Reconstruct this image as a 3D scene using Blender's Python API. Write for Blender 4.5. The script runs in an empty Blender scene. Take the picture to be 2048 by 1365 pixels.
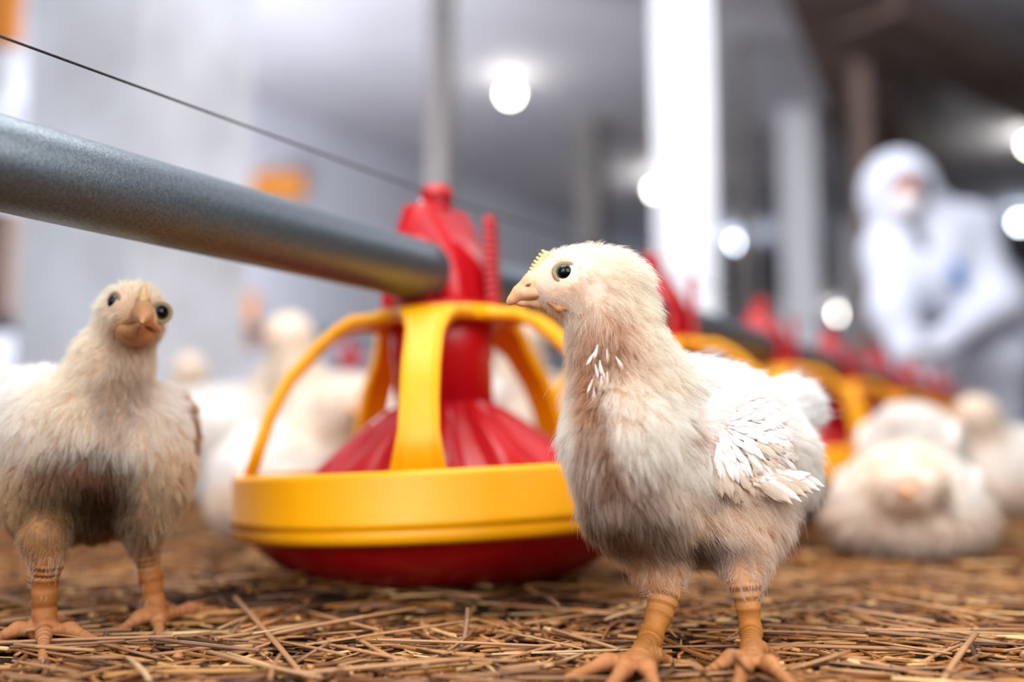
import bpy, bmesh, math, random
import numpy as np
from mathutils import Vector, Matrix, kdtree

random.seed(11)
rng = np.random.default_rng(11)
SC = bpy.context.scene
COL = SC.collection

# ------------------------------------------------------------------ camera, world, light, exposure
FPX, CX, CY, HOR, CAM_H = 1991.0, 1024.0, 682.5, 905.0, 0.112
PITCH = math.atan((HOR - CY) / FPX)
cam = bpy.data.cameras.new('camera')
cam.sensor_width = 36.0
cam.lens = FPX / 2048.0 * 36.0
cam.clip_start = 0.02
cam.dof.use_dof = True
cam.dof.focus_distance = 0.532
cam.dof.aperture_fstop = 2.0
camo = bpy.data.objects.new('camera', cam)
camo.location = (0, 0, CAM_H)
camo.rotation_euler = (math.pi / 2 + PITCH, 0, 0)
COL.objects.link(camo)
SC.camera = camo

SC.view_settings.view_transform = 'Standard'
SC.view_settings.look = 'None'
SC.view_settings.gamma = 1.0
SC.view_settings.use_curve_mapping = False
SC.view_settings.exposure = 0.0
SC.cycles.diffuse_bounces = 8
SC.cycles.max_bounces = 16

W = bpy.data.worlds.new('daylight')
SC.world = W
W.use_nodes = True
W.node_tree.nodes['Background'].inputs[0].default_value = (0.86, 0.91, 1.0, 1)
W.node_tree.nodes['Background'].inputs[1].default_value = 0.62


def area(name, loc, target, size, power, col):
    l = bpy.data.lights.new(name, 'AREA')
    l.shape = 'RECTANGLE'
    l.size, l.size_y = size
    l.energy = power
    l.color = col
    o = bpy.data.objects.new(name, l)
    o.location = loc
    o.rotation_euler = (Vector(target) - Vector(loc)).to_track_quat('-Z', 'Y').to_euler()
    COL.objects.link(o)
    return o


area('overhead_light', (-0.30, 0.80, 2.25), (0.0, 0.72, 0.1), (1.5, 1.5), 52, (1.0, 0.99, 0.97))
area('front_light', (0.62, -0.22, 0.72), (0.12, 0.56, 0.09), (0.8, 0.8), 13, (1.0, 0.985, 0.96))  # unseen fill, added close by to brighten the front chick's breast and flank
area('rear_fill_light', (-1.0, -1.2, 1.5), (-0.6, 6.0, 2.4), (1.6, 1.6), 62, (0.93, 0.95, 1.0))  # unseen fill behind the camera, added to brighten the left wall and ceiling
area('column_fill_light', (0.45, 2.4, 2.3), (0.75, 4.2, 1.1), (1.2, 0.8), 50, (0.95, 0.97, 1.0))  # unseen light above the view, added to brighten the first white column


def point(name, loc, power, col, rad=0.15):
    l = bpy.data.lights.new(name, 'POINT')
    l.energy = power
    l.color = col
    l.shadow_soft_size = rad
    o = bpy.data.objects.new(name, l)
    o.location = loc
    COL.objects.link(o)


point('ceiling_fill_light', (-1.22, 4.5, 0.95), 112, (0.92, 0.94, 1.0))  # added point light without a fixture, hidden behind the pillar to brighten the ceiling
point('ceiling_fill_light.001', (1.5, 2.0, 1.6), 22, (0.95, 0.96, 1.0))  # added point light without a fixture, out of view, lifts the right-hand ceiling


def P(px, py, d):
    u = (px - CX) / FPX
    v = (CY - py) / FPX
    yy = math.cos(PITCH) - v * math.sin(PITCH)
    zz = math.sin(PITCH) + v * math.cos(PITCH)
    s = d / yy
    return np.array((u * s, d, CAM_H + zz * s))


def G(px, py, z=0.0):
    u = (px - CX) / FPX
    v = (CY - py) / FPX
    yy = math.cos(PITCH) - v * math.sin(PITCH)
    zz = math.sin(PITCH) + v * math.cos(PITCH)
    s = (z - CAM_H) / zz
    return np.array((u * s, yy * s, z))


def lin(c):
    return tuple((x / 255.0 / 12.92) if x / 255.0 <= 0.04045 else ((x / 255.0 + 0.055) / 1.055) ** 2.4 for x in c)


# ------------------------------------------------------------------ materials
def mat(name, rgb, rough=0.6, metal=0.0, var=0.12, vscale=12.0, bump=0.0, bscale=60.0, spec=0.5, rgb2=None,
        sss=0.0, coat=0.0):
    m = bpy.data.materials.new(name)
    m.use_nodes = True
    nt = m.node_tree
    b = nt.nodes['Principled BSDF']
    b.inputs['Roughness'].default_value = rough
    b.inputs['Metallic'].default_value = metal
    b.inputs['Specular IOR Level'].default_value = spec
    if coat:
        b.inputs['Coat Weight'].default_value = coat
        b.inputs['Coat Roughness'].default_value = 0.1
    if sss:
        b.inputs['Subsurface Weight'].default_value = sss
        b.inputs['Subsurface Scale'].default_value = 0.004
    tc = nt.nodes.new('ShaderNodeTexCoord')
    n = nt.nodes.new('ShaderNodeTexNoise')
    n.inputs['Scale'].default_value = vscale
    n.inputs['Detail'].default_value = 6
    nt.links.new(tc.outputs['Object'], n.inputs['Vector'])
    r = nt.nodes.new('ShaderNodeValToRGB')
    c1 = lin(rgb)
    c2 = lin(rgb2) if rgb2 else tuple(x * (1 - 2 * var) for x in c1)
    r.color_ramp.elements[0].position = 0.3
    r.color_ramp.elements[1].position = 0.7
    r.color_ramp.elements[0].color = (*c2, 1)
    r.color_ramp.elements[1].color = (*c1, 1)
    nt.links.new(n.outputs['Fac'], r.inputs['Fac'])
    nt.links.new(r.outputs['Color'], b.inputs['Base Color'])
    if bump:
        n2 = nt.nodes.new('ShaderNodeTexNoise')
        n2.inputs['Scale'].default_value = bscale
        n2.inputs['Detail'].default_value = 8
        nt.links.new(tc.outputs['Object'], n2.inputs['Vector'])
        bp = nt.nodes.new('ShaderNodeBump')
        bp.inputs['Strength'].default_value = bump
        bp.inputs['Distance'].default_value = 0.01
        nt.links.new(n2.outputs['Fac'], bp.inputs['Height'])
        nt.links.new(bp.outputs['Normal'], b.inputs['Normal'])
    return m


def mat_attr(name, attr='Col', rough=0.7, sss=0.0, spec=0.3, ring=False):
    m = bpy.data.materials.new(name)
    m.use_nodes = True
    nt = m.node_tree
    b = nt.nodes['Principled BSDF']
    b.inputs['Roughness'].default_value = rough
    b.inputs['Specular IOR Level'].default_value = spec
    if sss:
        b.inputs['Subsurface Weight'].default_value = sss
        b.inputs['Subsurface Scale'].default_value = 0.003
    a = nt.nodes.new('ShaderNodeAttribute')
    a.attribute_name = attr
    nt.links.new(a.outputs['Color'], b.inputs['Base Color'])
    tc = nt.nodes.new('ShaderNodeTexCoord')
    n2 = nt.nodes.new('ShaderNodeTexNoise')
    n2.inputs['Scale'].default_value = 500
    nt.links.new(tc.outputs['Object'], n2.inputs['Vector'])
    bp = nt.nodes.new('ShaderNodeBump')
    bp.inputs['Strength'].default_value = 0.25
    bp.inputs['Distance'].default_value = 0.001
    nt.links.new(n2.outputs['Fac'], bp.inputs['Height'])
    last = bp
    if ring:
        ra = nt.nodes.new('ShaderNodeAttribute')
        ra.attribute_name = 'ring'
        ml = nt.nodes.new('ShaderNodeMath')
        ml.operation = 'SINE'
        nt.links.new(ra.outputs['Fac'], ml.inputs[0])
        b2 = nt.nodes.new('ShaderNodeBump')
        b2.inputs['Strength'].default_value = 0.5
        b2.inputs['Distance'].default_value = 0.0016
        nt.links.new(ml.outputs[0], b2.inputs['Height'])
        nt.links.new(bp.outputs['Normal'], b2.inputs['Normal'])
        last = b2
    nt.links.new(last.outputs['Normal'], b.inputs['Normal'])
    return m


def mat_down(name, attr='tint'):
    m = bpy.data.materials.new(name)
    m.use_nodes = True
    nt = m.node_tree
    nt.nodes.remove(nt.nodes['Principled BSDF'])
    out = nt.nodes['Material Output']
    a = nt.nodes.new('ShaderNodeAttribute')
    a.attribute_name = attr
    d = nt.nodes.new('ShaderNodeBsdfDiffuse')
    t = nt.nodes.new('ShaderNodeBsdfTranslucent')
    mx = nt.nodes.new('ShaderNodeMixShader')
    mx.inputs[0].default_value = 0.5
    nt.links.new(a.outputs['Color'], d.inputs['Color'])
    nt.links.new(a.outputs['Color'], t.inputs['Color'])
    nt.links.new(d.outputs[0], mx.inputs[1])
    nt.links.new(t.outputs[0], mx.inputs[2])
    nt.links.new(mx.outputs[0], out.inputs['Surface'])
    return m


def mat_emit(name, rgb, strength):
    m = bpy.data.materials.new(name)
    m.use_nodes = True
    b = m.node_tree.nodes['Principled BSDF']
    b.inputs['Base Color'].default_value = (0.9, 0.9, 0.9, 1)
    b.inputs['Emission Color'].default_value = (*rgb, 1)
    b.inputs['Emission Strength'].default_value = strength
    return m


M = {}
M['yellow'] = mat('yellow_plastic', (255, 174, 0), 0.40, var=0.04, vscale=25, bump=0.04, bscale=180, spec=0.35)
M['red'] = mat('red_plastic', (196, 6, 22), 0.34, var=0.12, vscale=18, bump=0.04, bscale=150, sss=0.05)
M['galv'] = mat('galvanised_steel', (132, 142, 150), 0.46, metal=0.85, var=0.12, vscale=600, bump=0.1, bscale=900,
                rgb2=(100, 110, 118))
M['wire'] = mat('dark_wire', (52, 48, 50), 0.5, metal=0.5, bump=0.3, bscale=900)
M['white_paint'] = mat('white_painted_post', (240, 241, 246), 0.55, var=0.04, vscale=5, bump=0.1, bscale=40)
M['concrete'] = mat('whitewashed_concrete', (216, 219, 228), 0.8, rgb2=(184, 185, 190), vscale=4, bump=0.35, bscale=30)
M['panel'] = mat('pale_wall_panel', (214, 216, 228), 0.6, var=0.05, vscale=2, bump=0.1, bscale=20)
M['ceil'] = mat('grey_ceiling_board', (228, 228, 236), 0.75, var=0.08, vscale=1.5, bump=0.1, bscale=15)
M['brown'] = mat('brown_timber', (140, 118, 108), 0.8, var=0.15, vscale=4, bump=0.2, bscale=30)
M['wood'] = mat('weathered_wood', (140, 134, 130), 0.8, var=0.15, vscale=6, bump=0.2, bscale=30)
M['orange'] = mat('orange_plastic', (226, 140, 40), 0.45, var=0.06)
M['white_plastic'] = mat('white_plastic', (236, 240, 242), 0.45, var=0.03)
M['dirt'] = mat('dark_litter_soil', (78, 54, 36), 0.95, rgb2=(26, 20, 16), vscale=45, bump=0.9, bscale=160, spec=0.1)
M['suit'] = mat('white_coverall', (216, 221, 236), 0.75, var=0.04, vscale=9, bump=0.4, bscale=14)
M['skin'] = mat('human_skin', (196, 130, 108), 0.55, var=0.08, vscale=30)
M['mask'] = mat('face_mask', (236, 232, 236), 0.8, var=0.03)
M['blue'] = mat('blue_print', (90, 140, 210), 0.6, var=0.05)
M['grey'] = mat('grey_fabric', (110, 112, 118), 0.7, var=0.1)
M['glove'] = mat('pale_glove', (222, 226, 236), 0.6, var=0.05)
M['beak'] = mat('beak_horn', (243, 194, 152), 0.38, rgb2=(232, 168, 118), vscale=120, sss=0.25)
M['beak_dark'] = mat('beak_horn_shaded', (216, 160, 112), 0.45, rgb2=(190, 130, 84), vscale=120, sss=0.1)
M['mandible'] = mat('mandible_skin', (206, 146, 92), 0.5, rgb2=(170, 108, 62), vscale=150)
M['comb'] = mat('comb_skin', (244, 200, 140), 0.5, var=0.05, sss=0.3)
M['nostril'] = mat('nostril_slit', (150, 90, 55), 0.6)
M['eyelid'] = mat('eyelid_skin', (196, 170, 128), 0.6, rgb2=(150, 125, 92), vscale=900, bump=0.4, bscale=1500)
M['ear'] = mat('ear_skin', (236, 206, 196), 0.6, rgb2=(214, 150, 146), vscale=260, sss=0.3)
M['claw'] = mat('claw_horn', (150, 110, 82), 0.4)
M['feather'] = mat('white_feather', (250, 248, 246), 0.7, rgb2=(240, 230, 222), vscale=60, bump=0.15, bscale=900)
M['feather_tan'] = mat('soiled_feather', (242, 228, 212), 0.75, rgb2=(212, 184, 154), vscale=140, bump=0.2, bscale=900)
M['body'] = mat_attr('chicken_skin', 'Col', 0.6, sss=0.15, ring=True)
M['down'] = mat_down('downy_plumage')
M['straw_attr'] = mat_attr('straw_mixed', 'Col', 0.55, spec=0.4)

# eye: black pupil, thin grey iris on the axis -Y of the ball
m = bpy.data.materials.new('chicken_eye')
m.use_nodes = True
nt = m.node_tree
b = nt.nodes['Principled BSDF']
b.inputs['Roughness'].default_value = 0.12
b.inputs['Coat Weight'].default_value = 0.15
b.inputs['Specular IOR Level'].default_value = 0.22
tc = nt.nodes.new('ShaderNodeTexCoord')
sp = nt.nodes.new('ShaderNodeSeparateXYZ')
nt.links.new(tc.outputs['Object'], sp.inputs[0])
mm = nt.nodes.new('ShaderNodeMath')
mm.operation = 'MULTIPLY'
mm.inputs[1].default_value = -1.0
nt.links.new(sp.outputs['Y'], mm.inputs[0])
cr = nt.nodes.new('ShaderNodeValToRGB')
e = cr.color_ramp.elements
e[0].position, e[0].color = 0.50, (0.20, 0.17, 0.13, 1)
e[1].position, e[1].color = 0.60, (0.085, 0.10, 0.115, 1)
x = e.new(0.72)
x.color = (0.05, 0.06, 0.07, 1)
x = e.new(0.77)
x.color = (0.002, 0.002, 0.002, 1)
nt.links.new(mm.outputs[0], cr.inputs['Fac'])
nt.links.new(cr.outputs['Color'], b.inputs['Base Color'])
M['eye'] = m

# single straws: colour varies from object to object
m = bpy.data.materials.new('straw_stalk')
m.use_nodes = True
nt = m.node_tree
b = nt.nodes['Principled BSDF']
b.inputs['Roughness'].default_value = 0.5
oi = nt.nodes.new('ShaderNodeObjectInfo')
cr = nt.nodes.new('ShaderNodeValToRGB')
e = cr.color_ramp.elements
e[0].position, e[0].color = 0.0, (*lin((112, 68, 32)), 1)
e[1].position, e[1].color = 1.0, (*lin((220, 178, 120)), 1)
for p_, c_ in ((0.3, (164, 106, 48)), (0.55, (190, 132, 68)), (0.8, (178, 118, 58))):
    x = e.new(p_)
    x.color = (*lin(c_), 1)
nt.links.new(oi.outputs['Random'], cr.inputs['Fac'])
tc = nt.nodes.new('ShaderNodeTexCoord')
mp = nt.nodes.new('ShaderNodeMapping')
mp.inputs['Scale'].default_value = (30, 900, 900)
nt.links.new(tc.outputs['Object'], mp.inputs['Vector'])
nz = nt.nodes.new('ShaderNodeTexNoise')
nz.inputs['Scale'].default_value = 1.0
nz.inputs['Detail'].default_value = 4
nt.links.new(mp.outputs[0], nz.inputs['Vector'])
mx = nt.nodes.new('ShaderNodeMixRGB')
mx.blend_type = 'MULTIPLY'
mx.inputs[0].default_value = 0.55
nt.links.new(cr.outputs['Color'], mx.inputs[1])
nt.links.new(nz.outputs['Fac'], mx.inputs[2])
g2 = nt.nodes.new('ShaderNodeBrightContrast')
g2.inputs['Bright'].default_value = 0.04
nt.links.new(mx.outputs[0], g2.inputs['Color'])
nt.links.new(g2.outputs[0], b.inputs['Base Color'])
M['straw'] = m


# ------------------------------------------------------------------ object helpers
def empty(name, loc, label=None, cat=None, group=None):
    o = bpy.data.objects.new(name, None)
    o.empty_display_size = 0.02
    o.location = tuple(loc)
    COL.objects.link(o)
    if label:
        o['label'] = label
    if cat:
        o['category'] = cat
    if group:
        o['group'] = group
    return o


def tag(o, label, cat, group=None):
    o['label'] = label
    o['category'] = cat
    if group:
        o['group'] = group
    return o


def mesh(name, V, F, material, parent=None, smooth=True, off=None):
    me = bpy.data.meshes.new(name)
    V = np.asarray(V, dtype=float)
    if off is not None:
        V = V - np.asarray(off)
    me.from_pydata(V.tolist(), [], F if isinstance(F, list) else F.tolist())
    me.validate()
    me.update()
    if smooth:
        me.polygons.foreach_set('use_smooth', [True] * len(me.polygons))
    me.materials.append(material)
    o = bpy.data.objects.new(name, me)
    COL.objects.link(o)
    if parent:
        o.parent = parent
    return o


def bm_obj(name, bm, material, parent=None, smooth=True):
    me = bpy.data.meshes.new(name)
    bmesh.ops.recalc_face_normals(bm, faces=bm.faces)
    bm.to_mesh(me)
    bm.free()
    if smooth:
        me.polygons.foreach_set('use_smooth', [True] * len(me.polygons))
    me.materials.append(material)
    o = bpy.data.objects.new(name, me)
    COL.objects.link(o)
    if parent:
        o.parent = parent
    return o


def copy_tree(o, parent=None):
    c = o.copy()
    COL.objects.link(c)
    c.parent = parent
    for ch in KIDS.get(o.name, []):
        copy_tree(ch, c)
    return c


KIDS = {}


def index_kids(root):
    KIDS[root.name] = list(root.children)
    for ch in KIDS[root.name]:
        index_kids(ch)


def ring_loft(rings, closed_ends=True):
    n = len(rings[0])
    V = [tuple(p) for r in rings for p in r]
    F = []
    for i in range(len(rings) - 1):
        for j in range(n):
            a, b_ = i * n + j, i * n + (j + 1) % n
            F.append((a, b_, b_ + n, a + n))
    if closed_ends:
        F.append(tuple(range(n - 1, -1, -1)))
        F.append(tuple((len(rings) - 1) * n + j for j in range(n)))
    return V, F


def tube(pts, radii, seg=10):
    pts = [Vector(p) for p in pts]
    rings = []
    up = None
    for i, p in enumerate(pts):
        t = (pts[min(i + 1, len(pts) - 1)] - pts[max(i - 1, 0)]).normalized()
        if up is None:
            up = Vector((0, 0, 1)) if abs(t.z) < 0.9 else Vector((1, 0, 0))
        x = t.cross(up).normalized()
        y = x.cross(t).normalized()
        up = y
        r = radii[i] if hasattr(radii, '__len__') else radii
        rings.append([p + (x * math.cos(a) + y * math.sin(a)) * r for a in
                      [2 * math.pi * k / seg for k in range(seg)]])
    return ring_loft(rings)


def lathe(profile, seg=64, center=(0, 0)):
    """closed loop of (r, z) points turned about the z axis"""
    V, F = [], []
    n = len(profile)
    for k in range(seg):
        a = 2 * math.pi * k / seg
        for r, z in profile:
            V.append((center[0] + r * math.cos(a), center[1] + r * math.sin(a), z))
    for k in range(seg):
        k2 = (k + 1) % seg
        for j in range(n):
            j2 = (j + 1) % n
            F.append((k * n + j, k2 * n + j, k2 * n + j2, k * n + j2))
    return V, F


def merge(*parts):
    V, F = [], []
    for v, f in parts:
        o = len(V)
        V += [tuple(p) for p in v]
        F += [tuple(i + o for i in q) for q in f]
    return V, F


def box(c, s, R=None, bev=0.0):
    bm = bmesh.new()
    bmesh.ops.create_cube(bm, size=1.0)
    bmesh.ops.scale(bm, vec=s, verts=bm.verts)
    if bev:
        bmesh.ops.bevel(bm, geom=bm.edges[:], offset=bev, segments=2, affect='EDGES', profile=0.6)
    if R is not None:
        bmesh.ops.rotate(bm, matrix=R, verts=bm.verts)
    bmesh.ops.translate(bm, vec=tuple(c), verts=bm.verts)
    bm.verts.index_update()
    V = [v.co.copy() for v in bm.verts]
    F = [tuple(v.index for v in f.verts) for f in bm.faces]
    bm.free()
    return V, F


# ------------------------------------------------------------------ blended solids (smooth union on a grid, then surface nets)
def cap(a, b_, ra, rb, **kw):
    return dict(t='c', a=np.asarray(a, float), b=np.asarray(b_, float), ra=ra, rb=rb, **kw)


def ell(c, r, R=None, **kw):
    return dict(t='e', c=np.asarray(c, float), r=np.asarray(r, float), R=R, **kw)


def chain(pts, rs, **kw):
    return [cap(pts[i], pts[i + 1], rs[i], rs[i + 1], **kw) for i in range(len(pts) - 1)]


def prim_bounds(p):
    if p['t'] == 'c':
        r = max(p['ra'], p['rb'])
        return np.minimum(p['a'], p['b']) - r, np.maximum(p['a'], p['b']) + r
    r = p['r'].max()
    return p['c'] - r, p['c'] + r


def prim_dist(p, X):
    if p['t'] == 'c':
        ab = p['b'] - p['a']
        t = np.clip(((X - p['a']) @ ab) / (ab @ ab + 1e-12), 0, 1)
        q = X - p['a'] - t[..., None] * ab
        return np.sqrt((q * q).sum(-1)) - (p['ra'] + (p['rb'] - p['ra']) * t)
    q = X - p['c']
    if p['R'] is not None:
        q = q @ p['R']
    k0 = np.sqrt(((q / p['r']) ** 2).sum(-1))
    k1 = np.sqrt(((q / p['r'] ** 2) ** 2).sum(-1)) + 1e-9
    return k0 * (k0 - 1) / k1


def sdf_mesh(prims, h, k):
    lo = np.min([prim_bounds(p)[0] for p in prims], axis=0) - 3 * h
    hi = np.max([prim_bounds(p)[1] for p in prims], axis=0) + 3 * h
    n = np.ceil((hi - lo) / h).astype(int) + 1
    f = np.full(n, 1.0, dtype=np.float32)
    for p in prims:
        kk = p.get('k', k)
        a, b_ = prim_bounds(p)
        i0 = np.maximum(((a - kk - 2 * h - lo) / h).astype(int), 0)
        i1 = np.minimum(((b_ + kk + 2 * h - lo) / h).astype(int) + 2, n)
        gx, gy, gz = [lo[i] + h * np.arange(i0[i], i1[i]) for i in range(3)]
        X = np.stack(np.meshgrid(gx, gy, gz, indexing='ij'), -1)
        d = prim_dist(p, X).astype(np.float32)
        sl = tuple(slice(i0[i], i1[i]) for i in range(3))
        o = f[sl]
        m_ = np.maximum(kk - np.abs(o - d), 0) / kk
        f[sl] = np.minimum(o, d) - m_ * m_ * kk * 0.25
    s = f < 0
    c = [s[i:s.shape[0] - 1 + i, j:s.shape[1] - 1 + j, l:s.shape[2] - 1 + l]
         for i in (0, 1) for j in (0, 1) for l in (0, 1)]
    tot = sum(x.astype(np.int8) for x in c)
    idx = np.argwhere((tot > 0) & (tot < 8))
    offs = np.array([(i, j, l) for i in (0, 1) for j in (0, 1) for l in (0, 1)])
    vals = np.stack([f[idx[:, 0] + o[0], idx[:, 1] + o[1], idx[:, 2] + o[2]] for o in offs], 1)
    acc = np.zeros((len(idx), 3))
    cnt = np.zeros(len(idx))
    for a in range(8):
        for b_ in range(a + 1, 8):
            if np.abs(offs[a] - offs[b_]).sum() != 1:
                continue
            va, vb = vals[:, a], vals[:, b_]
            mk = (va < 0) != (vb < 0)
            t = va[mk] / (va[mk] - vb[mk])
            acc[mk] += offs[a] + t[:, None] * (offs[b_] - offs[a])
            cnt[mk] += 1
    V = lo + h * (idx + acc / cnt[:, None])
    imap = np.full(np.array(f.shape) - 1, -1, dtype=np.int32)
    imap[idx[:, 0], idx[:, 1], idx[:, 2]] = np.arange(len(idx))
    F = []
    for ax in range(3):
        sl0 = [slice(1, -1)] * 3
        sl1 = [slice(1, -1)] * 3
        sl0[ax] = slice(0, -1)
        sl1[ax] = slice(1, None)
        A, B = s[tuple(sl0)], s[tuple(sl1)]
        e_ = np.argwhere(A != B)
        base = e_ + np.array([0 if i == ax else 1 for i in range(3)])
        o1, o2 = [(1, 2), (2, 0), (0, 1)][ax]
        q = []
        for d1, d2 in ((0, 0), (1, 0), (1, 1), (0, 1)):
            cc = base.copy()
            cc[:, o1] -= d1
            cc[:, o2] -= d2
            q.append(imap[cc[:, 0], cc[:, 1], cc[:, 2]])
        q = np.stack(q, 1)
        flip = ~A[tuple(e_.T)]
        q[flip] = q[flip][:, ::-1]
        F.append(q)
    F = np.concatenate(F)
    return V, F[(F >= 0).all(1)]


def vert_normals(V, F):
    T = np.concatenate([F[:, [0, 1, 2]], F[:, [0, 2, 3]]])
    fn = np.cross(V[T[:, 1]] - V[T[:, 0]], V[T[:, 2]] - V[T[:, 0]])
    N = np.zeros_like(V)
    for i in range(3):
        np.add.at(N, T[:, i], fn)
    N /= np.linalg.norm(N, axis=1, keepdims=True) + 1e-12
    return N, T, np.linalg.norm(fn, axis=1)


def smooth_noise(X, scale, seed=0):
    r = np.random.default_rng(seed)
    out = np.zeros(len(X))
    for i in range(9):
        w = r.normal(size=3) * scale * (0.6 + 0.25 * i)
        out += np.sin(X @ w + r.uniform(0, 6.28)) / (1 + 0.25 * i)
    return out / 4.5


def weights(prims, X, soft):
    D = np.stack([prim_dist(p, X) for p in prims], 1)
    D -= D.min(1, keepdims=True)
    w = np.exp(-D / soft)
    return w / w.sum(1, keepdims=True)


def paint(X, C, paints):
    for c, r, rgb, s in paints:
        d = np.linalg.norm((X - np.asarray(c)) / np.asarray(r), axis=1)
        nz = smooth_noise(X, 140, 5) * 0.25
        a = np.clip(1.25 - d + nz, 0, 1)[:, None] * s
        C = C * (1 - a) + np.array(lin(rgb)) * a
    return C


def build_down(name, V, F, prims, n, parent, off, paints, soft=0.006, nclump=1500, clump=0.7, rad=0.00012, seg=4,
               lenmul=1.0, seed=3, bald=(), tuft=0.28, ntuft=420):
    r = np.random.default_rng(seed)
    N, T, A = vert_normals(V, F)
    tri = r.choice(len(T), n, p=A / A.sum())
    u, v = r.random(n), r.random(n)
    fl = u + v > 1
    u[fl], v[fl] = 1 - u[fl], 1 - v[fl]
    w0 = (1 - u - v)[:, None]
    t_ = T[tri]
    X = V[t_[:, 0]] * w0 + V[t_[:, 1]] * u[:, None] + V[t_[:, 2]] * v[:, None]
    Nn = N[t_[:, 0]] * w0 + N[t_[:, 1]] * u[:, None] + N[t_[:, 2]] * v[:, None]
    Nn /= np.linalg.norm(Nn, axis=1, keepdims=True)
    w = weights(prims, X, soft)
    fur = w @ np.array([p.get('fur', 1.0) for p in prims])
    keep = r.random(n) < fur
    for bc, br_ in bald:
        keep &= np.linalg.norm((X - np.asarray(bc)) / np.asarray(br_), axis=1) > r.uniform(0.85, 1.1, n)
    X, Nn, w = X[keep], Nn[keep], w[keep]
    n = len(X)
    L = (w @ np.array([p.get('L', 0.01) for p in prims])) * r.uniform(0.55, 1.25, n) * lenmul
    lift = w @ np.array([p.get('lift', 0.5) for p in prims])
    lift = lift * r.uniform(0.5, 1.7, n) * 1.25
    fl = w @ np.array([p.get('flow', (0, 0, -1)) for p in prims], dtype=float)
    Cc = w @ np.array([lin(p.get('col', (250, 246, 240))) for p in prims])
    fl = fl - (fl * Nn).sum(1, keepdims=True) * Nn
    fl += 0.30 * np.stack([smooth_noise(X, 120, s_) for s_ in (21, 22, 23)], 1)
    fl -= (fl * Nn).sum(1, keepdims=True) * Nn
    fl /= np.linalg.norm(fl, axis=1, keepdims=True) + 1e-9
    jit = r.normal(size=(n, 3)) * 0.26
    kd = kdtree.KDTree(min(nclump, n))
    ci = r.choice(n, min(nclump, n), replace=False)
    for q, i in enumerate(ci):
        kd.insert(X[i], q)
    kd.balance()
    own = np.array([kd.find(x_)[1] for x_ in X])
    own = ci[own]
    ts = np.linspace(0, 1, seg + 1)
    pts = np.zeros((n, seg + 1, 3))
    for j, t in enumerate(ts):
        pts[:, j] = X - Nn * 0.0006 + L[:, None] * (Nn * (lift * (t - 0.38 * t * t))[:, None] + fl * (0.28 * t + 0.5 * t * t)
                                                      + jit * t * 0.6)
    cl = clump * (0.6 + 0.6 * r.random(n)) * np.clip(L / 0.011, 0.25, 1)
    kd2 = kdtree.KDTree(min(ntuft, n))
    ci2 = r.choice(n, min(ntuft, n), replace=False)
    for q, i in enumerate(ci2):
        kd2.insert(X[i], q)
    kd2.balance()
    own2 = ci2[np.array([kd2.find(x_)[1] for x_ in X])]
    d2 = np.linalg.norm(X - X[own2], axis=1)
    for j, t in enumerate(ts):
        a = tuft * np.clip(L / 0.012, 0.15, 1) * t ** 1.2 * (d2 < 0.03)
        pts[:, j] = pts[:, j] * (1 - a[:, None]) + pts[own2, j] * a[:, None]
    for j, t in enumerate(ts):
        tgt = pts[own, j]
        dist = np.linalg.norm(X - X[own], axis=1)
        a = np.clip(cl, 0, 0.95) * t ** 1.4 * (dist < 0.02)
        pts[:, j] = pts[:, j] * (1 - a[:, None]) + tgt * a[:, None]
    Cc = paint(X, Cc, paints)
    Cc *= (1 + 0.10 * r.normal(size=(n, 1)).clip(-2, 1))
    Cc *= (0.92 + 0.08 * r.random(n)[own])[:, None] * (0.93 + 0.07 * r.random(n)[own2])[:, None]
    Cc = np.clip(Cc * 1.03, 0.004, 0.975)
    cu = bpy.data.hair_curves.new(name)
    cu.add_curves([seg + 1] * n)
    cu.attributes['position'].data.foreach_set('vector', (pts - np.asarray(off)).astype(np.float32).ravel())
    ra = cu.attributes.get('radius') or cu.attributes.new('radius', 'FLOAT', 'POINT')
    prof = rad * np.array([1.0 - 0.8 * t for t in ts])
    ra.data.foreach_set('value', np.tile(prof, n).astype(np.float32))
    ca = cu.attributes.new('tint', 'FLOAT_COLOR', 'CURVE')
    ca.data.foreach_set('color', np.concatenate([Cc, np.ones((n, 1))], 1).astype(np.float32).ravel())
    cu.materials.append(M['down'])
    o = bpy.data.objects.new(name, cu)
    COL.objects.link(o)
    o.parent = parent
    o['kind'] = 'stuff'
    return o


def colour_body(o, V, prims, paints, soft=0.003):
    me = o.data
    w = weights(prims, V, soft)
    C = w @ np.array([lin(p.get('skin', (236, 206, 184))) for p in prims])
    C = paint(V, C, paints)
    C *= (1 + 0.08 * smooth_noise(V, 600, 9))[:, None]
    ring = np.zeros(len(V))
    for i, p in enumerate(prims):
        if p.get('scales'):
            ab = p['b'] - p['a']
            ln = np.linalg.norm(ab)
            t = np.clip((V - p['a']) @ ab / ln, 0, ln)
            ring += w[:, i] * (t * 2 * math.pi / 0.0026)
    C = np.clip(C, 0.002, 0.95)
    a = me.color_attributes.new('Col', 'FLOAT_COLOR', 'POINT')
    a.data.foreach_set('color', np.concatenate([C, np.ones((len(V), 1))], 1).astype(np.float32).ravel())
    ra = me.attributes.new('ring', 'FLOAT', 'POINT')
    ra.data.foreach_set('value', ring.astype(np.float32))


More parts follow.
